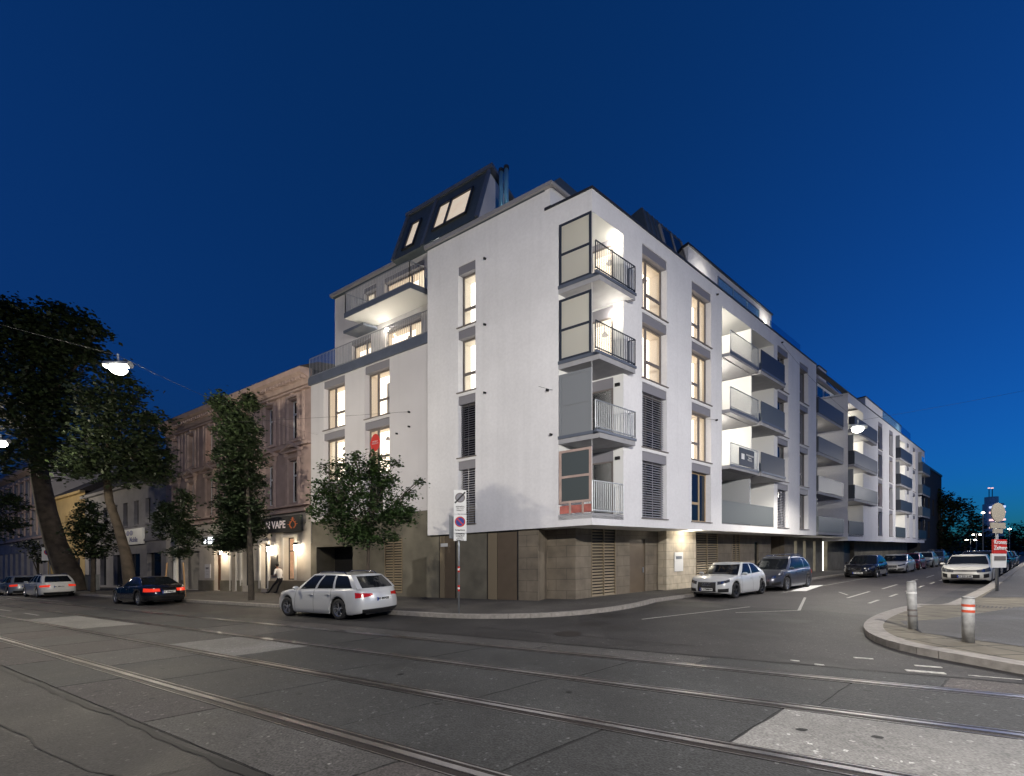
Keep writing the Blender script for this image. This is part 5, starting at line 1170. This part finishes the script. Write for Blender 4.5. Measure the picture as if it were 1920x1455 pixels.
coupe = P(L=4.6, W=1.78, H=1.38, wb=2.76, fo=.82, R=.33, belt=[(-2.3, .90), (-1.7, .97), (-.6, .93), (.9, .88), (1.9, .76), (2.3, .62)], roof=(1.0, .15, -.95, -1.75), rl=[(-1.7, 1.18), (-1., 1.32), (-.4, 1.37), (.1, 1.375), (.5, 1.3)], pillars=[(.04, .46), (.50, .86)],
    pf=8, pr=10, head=[(.45, .92, (.66, .7), (.86, .88))], tail=[(.38, .95, (.64, .60), (.84, .84))], grille=[(.03, .3, (.55, .55), (.85, .85)), (-.6, .6, (.06, .06), (.28, .28))], paint='black_paint_gloss', col=(.008, .008, .01), rough=.12, metal=0., num='W 19453T', ptr=.60, rw=.66)
o = make_car('coupe_car', 'glossy black coupe parked under the columnar tree', coupe); in_street(o, 26.6, 9.1)
suv = P(L=4.45, W=1.8, H=1.53, wb=2.76, fo=.78, R=.36, belt=[(-2.25, 1.02), (-.6, 1.0), (.9, .98), (1.3, .98), (1.9, .9), (2.25, .72)], roof=(1.1, .3, -1.6, -2.12), rl=[(-2.2, 1.35), (-1.6, 1.47), (-.6, 1.53), (.2, 1.52), (.6, 1.46)], pillars=[(.03, .30), (.33, .62), (.66, .90)],
    pf=8, pr=13, head=[(.5, .92, (.66, .7), (.84, .86))], tail=[(.48, .95, (.60, .60), (.80, .76))], grille=[(.03, .28, (.5, .5), (.8, .8)), (-.6, .6, (.06, .06), (.25, .25))], paint='white_paint', col=(.62, .62, .60), metal=0., num='W 28419C', ptr=.62, rack=1)
o = make_car('suv_car', 'white compact SUV parked by the no parking sign at left', suv); in_street(o, 42.4, 9.0)
hatch = P(L=4.1, W=1.72, H=1.47, wb=2.5, fo=.8, R=.31, belt=[(-2.05, .96), (-.6, .95), (.8, .92), (1.2, .93), (1.7, .88), (2.05, .76)], roof=(1.1, .3, -1.5, -1.95), rl=[(-2., 1.25), (-1.5, 1.41), (-.6, 1.47), (.2, 1.46), (.6, 1.40)], pillars=[(.03, .36), (.40, .74), (.78, .9)],
    pf=8, pr=12, head=[(.5, .92, (.66, .7), (.84, .88))], tail=[(.55, .95, (.62, .60), (.84, .80))], grille=[(-.4, .4, (.5, .5), (.7, .7)), (-.6, .6, (.06, .06), (.25, .25))], paint='silver_grey_paint', col=(.32, .34, .35), num='W 51278K', ptr=.6)
o = make_car('hatchback_car', 'silver hatchback parked ahead of the white SUV at the left edge', hatch); in_street(o, 49.3, 8.9)
a1 = P(L=3.97, W=1.74, H=1.42, wb=2.48, fo=.76, R=.32, belt=[(-1.98, .98), (-1.3, .97), (-.4, .93), (.75, .90), (1.1, .92), (1.6, .87), (1.98, .77)], roof=(1.02, .32, -1.15, -1.80), rl=[(-1.8, 1.15), (-1.2, 1.34), (-.5, 1.41), (.15, 1.42), (.5, 1.36)], pillars=[(.03, .42), (.46, .84)],
    pf=11, pr=11, head=[(.50, .93, (.62, .74), (.86, .90))], tail=[(.5, .93, (.66, .64), (.84, .82))], grille=[(-.43, .43, (.10, .10), (.80, .80)), (.52, .9, (.08, .10), (.32, .34))], trim=[(-.44, .44, (.79, .79), (.815, .815))], paint='white_car_paint', col=(.56, .57, .57), metal=.05, rings=1, num='W 17588W', pt=.27, rimm='rim_d', spokes=5, bump='white_car_paint')
o = make_car('hatchback_car', 'white hatchback with large dark grille and four rings parked nearest the corner', a1); in_side(o, 6.95, 1.72)
mpv = P(L=4.58, W=1.75, H=1.62, wb=2.75, fo=.9, R=.33, belt=[(-2.3, 1.06), (-.6, 1.02), (.7, .96), (1.2, .98), (1.8, .94), (2.3, .76)], roof=(1.45, .45, -1.75, -2.18), rl=[(-2.2, 1.38), (-1.6, 1.53), (-.6, 1.60), (.3, 1.59), (.8, 1.49)], pillars=[(.03, .33), (.36, .66), (.69, .93)],
    pf=7, pr=12, head=[(.38, .93, (.58, .74), (.76, .98))], tail=[(.6, .95, (.60, .60), (.86, .84))], grille=[(-.45, .45, (.16, .16), (.46, .46)), (.55, .88, (.10, .14), (.32, .36))], paint='dark_grey_paint', col=(.10, .105, .125), metal=.6, rack=2, num='W 60312F', pt=.5)
o = make_car('people_carrier', 'dark grey people carrier with roof bars parked behind the white hatchback', mpv); in_side(o, 11.9, 1.9)
h2 = dict(hatch); h2.update(paint='black_car_paint', col=(.01, .01, .012), metal=0., rough=.12, num='W 83170L', R=.32, L=4.2, belt=[(-2.1, .98), (-.6, .95), (.8, .91), (1.2, .92), (1.7, .87), (2.1, .74)], head=[(.45, .95, (.58, .74), (.76, .96))], grille=[(-.55, .55, (.08, .08), (.42, .42))])
o = make_car('hatchback_car', 'black rounded hatchback parked in front of the lit entrance', h2); in_side(o, 25.2, 2.55)
sd = P(L=4.6, W=1.8, H=1.44, wb=2.7, fo=.85, R=.33, belt=[(-2.3, .98), (-1.7, 1.0), (-.6, .94), (.9, .90), (1.9, .84), (2.3, .73)], roof=(1.1, .2, -1.1, -1.95), rl=[(-1.9, 1.15), (-1.1, 1.38), (-.4, 1.43), (.1, 1.43), (.5, 1.36)], pillars=[(.03, .38), (.42, .74), (.78, .88)],
    pf=10, pr=10, head=[(.5, .92, (.62, .7), (.82, .88))], tail=[(.5, .95, (.66, .64), (.84, .82))], grille=[(-.45, .45, (.42, .42), (.78, .78)), (.5, .85, (.08, .1), (.3, .32)), (-.4, .4, (.06, .06), (.25, .25))], trim=[(-.3, .3, (.59, .59), (.62, .62))], paint='white_sedan_paint', col=(.60, .60, .59), metal=0., num='W 77204M', pt=.3)
o = make_car('sedan_car', 'white saloon with wide grille parked behind the black hatchback', sd); in_side(o, 33.3, 2.75)
h3_ = dict(hatch); h3_.update(paint='red_car_paint', col=(.22, .012, .015), metal=.2); o = make_car('hatchback_car', 'dark red hatchback parked behind the white saloon', h3_); in_side(o, 39.8, 2.6)
h4_ = dict(suv); h4_.update(paint='beige_silver_paint', col=(.30, .31, .29)); o = make_car('suv_car', 'silver car parked behind the dark red hatchback', h4_); in_side(o, 46.5, 2.6)
h5_ = dict(mpv); h5_.update(paint='blue_grey_paint', col=(.08, .10, .13)); o = make_car('people_carrier', 'dark van like car parked furthest up the left kerb of the side street', h5_); in_side(o, 54, 2.6)
kia = P(L=4.06, W=1.72, H=1.45, wb=2.58, fo=.82, R=.32, belt=[(-2.03, .98), (-.6, .95), (.75, .92), (1.1, .96), (1.6, .92), (2.03, .83)], roof=(1.05, .3, -1.35, -1.85), rl=[(-1.9, 1.2), (-1.3, 1.38), (-.5, 1.45), (.2, 1.44), (.6, 1.38)], pillars=[(.03, .38), (.42, .76), (.8, .9)],
    pf=12, pr=11, head=[(.46, .96, (.60, .62), (.80, .92))], tail=[(.5, .95, (.66, .64), (.84, .82))], grille=[(-.46, .46, (.68, .68), (.78, .78)), (-.56, .56, (.10, .16), (.46, .42)), (.70, .9, (.14, .2), (.46, .50))], paint='white_kerb_paint', col=(.60, .59, .55), metal=0., num='W 53164R', pt=.27)
o = make_car('hatchback_car', 'white hatchback parked alone at the right hand kerb facing the camera', kia); in_side(o, 20.9, 7.62)
h6_ = dict(mpv); h6_.update(paint='dark_olive_paint', col=(.04, .042, .04), rack=0); o = make_car('people_carrier', 'dark car parked right behind the white hatchback at the right kerb', h6_); in_side(o, 26.5, 7.6)
for i, (s_, lab, base_, c_) in enumerate(((32.2, 'dark saloon just right of the newspaper sign pole', sd, (.02, .02, .022)), (38.0, 'black car, third behind the white hatchback at the right kerb', suv, (.03, .03, .035)), (44, 'bluish dark car, fourth behind the white hatchback at the right kerb', hatch, (.03, .045, .07)), (50, 'grey car, fifth behind the white hatchback at the right kerb', sd, (.12, .12, .12)))):
    q = dict(base_); q.update(paint='kerb_paint_%s' % 'abcd'[i], col=c_, metal=.3, rough=.2); o = make_car('parked_car', lab, q); in_side(o, s_, 7.6)

# ---------------------------------------------------------------- signs, bollards, cabinet
def board(mb, c, xd, wdt, z0, z1, th=.02, nd=None):
    """a flat board standing at c (xy), facing nd"""
    X = Vector((*xd, 0)).normalized(); N = Vector((X.y, -X.x, 0)); c = Vector((c[0], c[1], SL*c[0]))
    P = []
    for z in (z0, z1):
        for (a, b) in ((-1, 0), (1, 0), (1, 1), (-1, 1)): P.append(c+X*a*wdt/2+N*(b*th)+Vector((0, 0, z)))
    mb.hexa(P)
px_, py_ = -1.69, 12.7
sp_ = empty('sign_post', G(px_, py_, .12), 'parking zone and no parking signs on a striped post before the white facade', 'road sign')
m = MB(); m.tube(G(px_, py_, .1), G(px_, py_, 4.0), .03, n=10); m.build('post', 'steel', sp_, True)
m = MB()
for z in (1.55, 1.42, 0.95, .82): m.tube(G(px_, py_, z), G(px_, py_, z+.065), .034, n=10)
m.build('red_band', 'red', sp_); m = MB()
for z in (1.485, .885): m.tube(G(px_, py_, z), G(px_, py_, z+.065), .034, n=10)
m.build('white_band', 'redw', sp_)
xd = (1, .05); cpt = (px_+.05, py_-.05)
def disc(mb, c, xd, r, z, off, n=28, inner=0.):
    X = Vector((*xd, 0)).normalized(); N = Vector((X.y, -X.x, 0)); c = Vector((c[0], c[1], SL*c[0]+z))+N*off
    if inner == 0: mb.quad([c+X*r*math.cos(t)+Vector((0, 0, r*math.sin(t))) for t in [2*math.pi*i/n for i in range(n)]])
    else:
        for i in range(n):
            t0, t1 = 2*math.pi*i/n, 2*math.pi*(i+1)/n; mb.quad([c+X*q*math.cos(t)+Vector((0, 0, q*math.sin(t))) for q, t in ((inner, t0), (r, t0), (r, t1), (inner, t1))])
def strip(mb, c, xd, r, z, off, ang, wd):
    X = Vector((*xd, 0)).normalized(); N = Vector((X.y, -X.x, 0)); c = Vector((c[0], c[1], SL*c[0]+z))+N*off; d = X*math.cos(ang)+Vector((0, 0, math.sin(ang))); e = X*-math.sin(ang)+Vector((0, 0, math.cos(ang)))
    mb.quad([c-d*r-e*wd, c+d*r-e*wd, c+d*r+e*wd, c-d*r+e*wd])
m = MB(); board(m, cpt, xd, .39, 3.27, 4.02); b1 = m.build('zone_end_sign', 'redw', sp_)
m = MB(); disc(m, cpt, xd, .155, 3.78, .023); m.build('grey_disc', 'box', b1); m = MB(); disc(m, cpt, xd, .155, 3.78, .025, inner=.125); m.build('disc_rim', 'frame', b1)
m = MB(); strip(m, cpt, xd, .235, 3.78, .029, R_(47), .024); m.build('black_bar', 'black', b1)
T3 = lambda z, off: G(cpt[0], cpt[1], z)+Vector((Vector((*xd, 0)).normalized().y, -Vector((*xd, 0)).normalized().x, 0))*off
put_text('lettering', 'gebührenpflichtig\nMo-Fr  9-22 h\nParkdauer 2 h', .062, 'black', T3(3.44, .024), (*xd, 0), (0, 0, 1), b1, 0, .62)
m = MB(); board(m, cpt, xd, .40, 2.42, 3.25); b2 = m.build('no_parking_sign', 'redw', sp_)
m = MB(); disc(m, cpt, xd, .165, 3.02, .023); m.build('blue_disc', 'bluetxt', b2); m = MB(); disc(m, cpt, xd, .165, 3.02, .025, inner=.13); m.build('red_ring', 'red', b2); m = MB(); strip(m, cpt, xd, .135, 3.02, .027, R_(-45), .018); m.build('red_bar', 'red', b2)
put_text('lettering', 'Kurzparkzone', .07, 'black', T3(2.76, .024), (*xd, 0), (0, 0, 1), b2, .001, .75)
put_text('lettering', 'gebührenpflichtig\nwerktags Mo-Fr\nvon 9-22 h\nParkdauer 2 h', .066, 'black', T3(2.54, .024), (*xd, 0), (0, 0, 1), b2, .001, .62)
m = MB(); board(m, cpt, xd, .39, 2.655, 2.665, .023); m.build('divider', 'black', b2)
m = MB(); board(m, (px_-.22, py_+.08), (.25, 1), .5, 2.5, 3.22); m.build('side_sign', 'steel', sp_)
sp2 = empty('sign_post', G(-37.9, 32.8, .12), 'small no parking sign on a thin post above the white SUV', 'road sign')
m = MB(); m.tube(G(-37.9, 32.8, .1), G(-37.9, 32.8, 3.7), .035); m.build('post', 'steel', sp2); cp = (-37.9, 32.74); xd2 = (.8, .6)
m = MB(); board(m, cp, xd2, .78, 2.65, 3.7); bb = m.build('board', 'redw', sp2); m = MB(); disc(m, cp, xd2, .27, 3.34, .023); m.build('blue_disc', 'bluetxt', bb); m = MB(); disc(m, cp, xd2, .27, 3.34, .026, inner=.21); m.build('red_ring', 'red', bb); m = MB(); strip(m, cp, xd2, .22, 3.34, .028, R_(-45), .03); m.build('red_bar', 'red', bb)
kx, ky = 18.63, 15.37
ks = empty('sign_post', G(kx, ky, .12), 'traffic sign post seen from behind with a newspaper poster bag below', 'road sign')
m = MB(); m.tube(G(kx, ky, .1), G(kx, ky, 3.5), .045, n=10); m.build('post', 'steel', ks, True); kd = (.97, .2)
M['signback'] = mat('sign_back', (.33, .30, .24), .6)
m = MB(); disc(m, (kx-.05, ky-.06), kd, .36, 3.13, .03); disc(m, (kx-.05, ky-.06), kd, .36, 3.13, .0); m.build('round_sign', 'signback', ks)
m = MB(); board(m, (kx-.05, ky-.06), kd, .78, 2.52, 2.74); m.build('plate', 'signback', ks); m = MB(); board(m, (kx-.05, ky-.06), kd, .5, 2.34, 2.50); m.build('plate', 'signback', ks)
m = MB(); board(m, (kx-.05, ky-.09), kd, .70, 1.56, 2.10, .05); kb = m.build('newspaper_bag', 'red', ks)
put_text('lettering', 'Kronen\nZeitung', .215, 'redw', G(kx-.05, ky-.155, 1.86)+Vector((0, 0, .02)), (*kd, 0), (0, 0, 1), kb, .004)
m = MB(); board(m, (kx-.08, ky-.09), kd, .74, 1.02, 1.56, .05); kp = m.build('poster', 'redw', ks); m = MB(); board(m, (kx-.05, ky-.145), kd, .6, 1.3, 1.46, .005); m.build('headline_strip', 'frame', kp)
def bollard(X, Y, h, lean, lab, bands, r=.075):
    b = empty('bollard', G(X, Y, .12), lab, 'bollard', 'striped steel bollards on the corner'); t = Vector((lean, 0, 1)); p0 = G(X, Y, .1)
    m = MB(); m.tube(p0, p0+t*h, r, n=18); m.tube(p0+t*h, p0+t*(h+.02), r*1.08, r*.8, n=18); m.build('post', M['bol'], b, True)
    for z0, z1, c_ in bands: m = MB(); m.tube(p0+t*z0, p0+t*z1, r+.003, n=18, caps=False); m.build('band', c_, b, True)
M['bol'] = mat('worn_grey_paint', (.33, .33, .32), .6, var=.3, vs=9); M['redb'] = mat('orange_red_band', (.62, .09, .04), .5)
bollard(8.42, 8.4, 1.0, -.035, 'left bollard at the kerb corner, leaning slightly, with a worn collar', [(.76, .80, 'redw'), (.40, .44, 'frame'), (.28, .32, 'frame')])
bollard(8.12, 7.12, .80, 0, 'right bollard with two orange red bands', [(.645, .69, M['redb']), (.59, .645, 'redw'), (.545, .59, M['redb'])], .08)
cb = empty('utility_cabinet', ST.P(47, 12.3, .12), 'grey street utility cabinet between white SUV and black coupe', 'cabinet')
m = MB(); ST.box(m, 46.2, 47.7, 12.1, 12.6, .1, 1.35); m.build('body', 'cabinet', cb); m = MB(); ST.box(m, 46.15, 47.75, 12.05, 12.65, 1.35, 1.40); m.build('lid', 'cabinet', cb)
for a in (46.25, 46.98): m = MB(); ST.box(m, a, a+.68, 12.085, 12.1, .2, 1.3); m.build('door', 'cabinet', cb)
# litter bin by the pier / low things
# ---------------------------------------------------------------- person leaning at the shop window
def skinned(name, pts, edges, mt, parent, sub=2):
    me = bpy.data.meshes.new(name); me.from_pydata([p[0] for p in pts], edges, []); o = bpy.data.objects.new(name, me); col.objects.link(o)
    o.modifiers.new('s', 'SKIN'); 
    if not me.skin_vertices: me.attributes.new
    for i, p in enumerate(pts): me.skin_vertices[0].data[i].radius = (p[1], p[2] if len(p) > 2 else p[1]); me.skin_vertices[0].data[i].use_root = (i == 0)
    s_ = o.modifiers.new('u', 'SUBSURF'); s_.levels = sub; s_.render_levels = sub
    bpy.context.view_layer.update(); dg = bpy.context.evaluated_depsgraph_get(); nm = bpy.data.meshes.new_from_object(o.evaluated_get(dg)); bpy.data.objects.remove(o)
    nm.materials.clear(); 
    for x in (mt if isinstance(mt, list) else [mt]): nm.materials.append(M[x])
    nm.polygons.foreach_set('use_smooth', [True]*len(nm.polygons)); o2 = bpy.data.objects.new(name, nm); col.objects.link(o2); o2.parent = parent; return o2
pe = empty('person', FL.P(18.8, .35, .12), 'bearded man in white T-shirt and dark trousers leaning on the shop window ledge', 'person')
# local axes: +x along uL (the way he looks), y out of the wall, z up ; expressed directly in world offsets
def L3(a, o, z): return (uL[0]*a+nL[0]*o, uL[1]*a+nL[1]*o, z)
body = [(L3(0, -.15, .86), .125, .15), (L3(.02, -.12, 1.05), .12, .145), (L3(.06, -.08, 1.28), .135, .17), (L3(.10, -.06, 1.42), .09, .13), (L3(.14, -.05, 1.50), .052), (L3(.17, -.05, 1.56), .055),
        (L3(.07, .13, 1.40), .06), (L3(.02, .19, 1.16), .045), (L3(.22, .14, 1.04), .034), (L3(.34, .06, 1.06), .028),
        (L3(.10, -.26, 1.38), .06), (L3(.06, -.30, 1.15), .045), (L3(.24, -.2, 1.05), .034), (L3(.35, -.08, 1.08), .028),
        (L3(.06, -.05, .80), .092), (L3(.38, .04, .50), .062), (L3(.72, .10, .10), .042), (L3(.86, .12, .05), .035),
        (L3(.05, -.24, .80), .092), (L3(.22, -.16, .44), .06), (L3(.40, -.16, .09), .042), (L3(.54, -.16, .05), .035)]
ed = [(0, 1), (1, 2), (2, 3), (3, 4), (4, 5), (3, 6), (6, 7), (7, 8), (8, 9), (3, 10), (10, 11), (11, 12), (12, 13), (0, 14), (14, 15), (15, 16), (16, 17), (0, 18), (18, 19), (19, 20), (20, 21)]
sb = skinned('body', body, ed, ['skin', 'shirt', 'trous'], pe, 2)
for p_ in sb.data.polygons:
    c = p_.center; z = c.z; a_ = c.x*uL[0]+c.y*uL[1]; o_ = c.x*nL[0]+c.y*nL[1]
    if z < .93 and not (a_ > .2 and z > .9): p_.material_index = 2
    elif z < 1.47: p_.material_index = 0 if (a_ > .12 and z < 1.14) else 1
def ball(nm, c, r, mt, par, n=12):
    m = MB(); rows = []
    for j in range(n+1):
        ph = math.pi*j/n; rows.append([Vector((c[0]+r[0]*math.sin(ph)*math.cos(t), c[1]+r[1]*math.sin(ph)*math.sin(t), c[2]+r[2]*math.cos(ph))) for t in [2*math.pi*i/16 for i in range(17)]])
    m.grid(rows); return m.build(nm, mt, par, True, True)
hc = L3(.20, -.05, 1.66); ball('head', hc, (.085, .085, .115), 'skin', pe); q = L3(.175, -.05, 1.69); ball('hair', q, (.092, .092, .105), 'hair', pe); q = L3(.235, -.05, 1.60); ball('beard', q, (.065, .065, .06), 'hair', pe)
q = L3(.292, -.05, 1.655); ball('nose', q, (.018, .018, .022), 'skin', pe, 6)
for oo in (.06, -.08):
    base_ = L3(.36, oo, 1.07)
    m = MB()
    for f in range(4): b0 = Vector(L3(.355, oo+(f-1.5)*.018, 1.065)); m.path([b0, b0+Vector(L3(.04, 0, -.005)), b0+Vector(L3(.055, 0, -.035-.004*f))], [.009, .008, .006], 6)
    b0 = Vector(L3(.34, oo+.03, 1.07)); m.path([b0, b0+Vector(L3(.03, .0, .03)), b0+Vector(L3(.055, -.01, .035))], [.010, .009, .007], 6); m.build('fingers', 'skin', pe, True, True)
# shoes
for (a_, o_) in ((.84, .12), (.52, -.16)):
    q = L3(a_, o_, .05); ball('shoe', q, (.12, .075, .05), 'black', pe, 8)
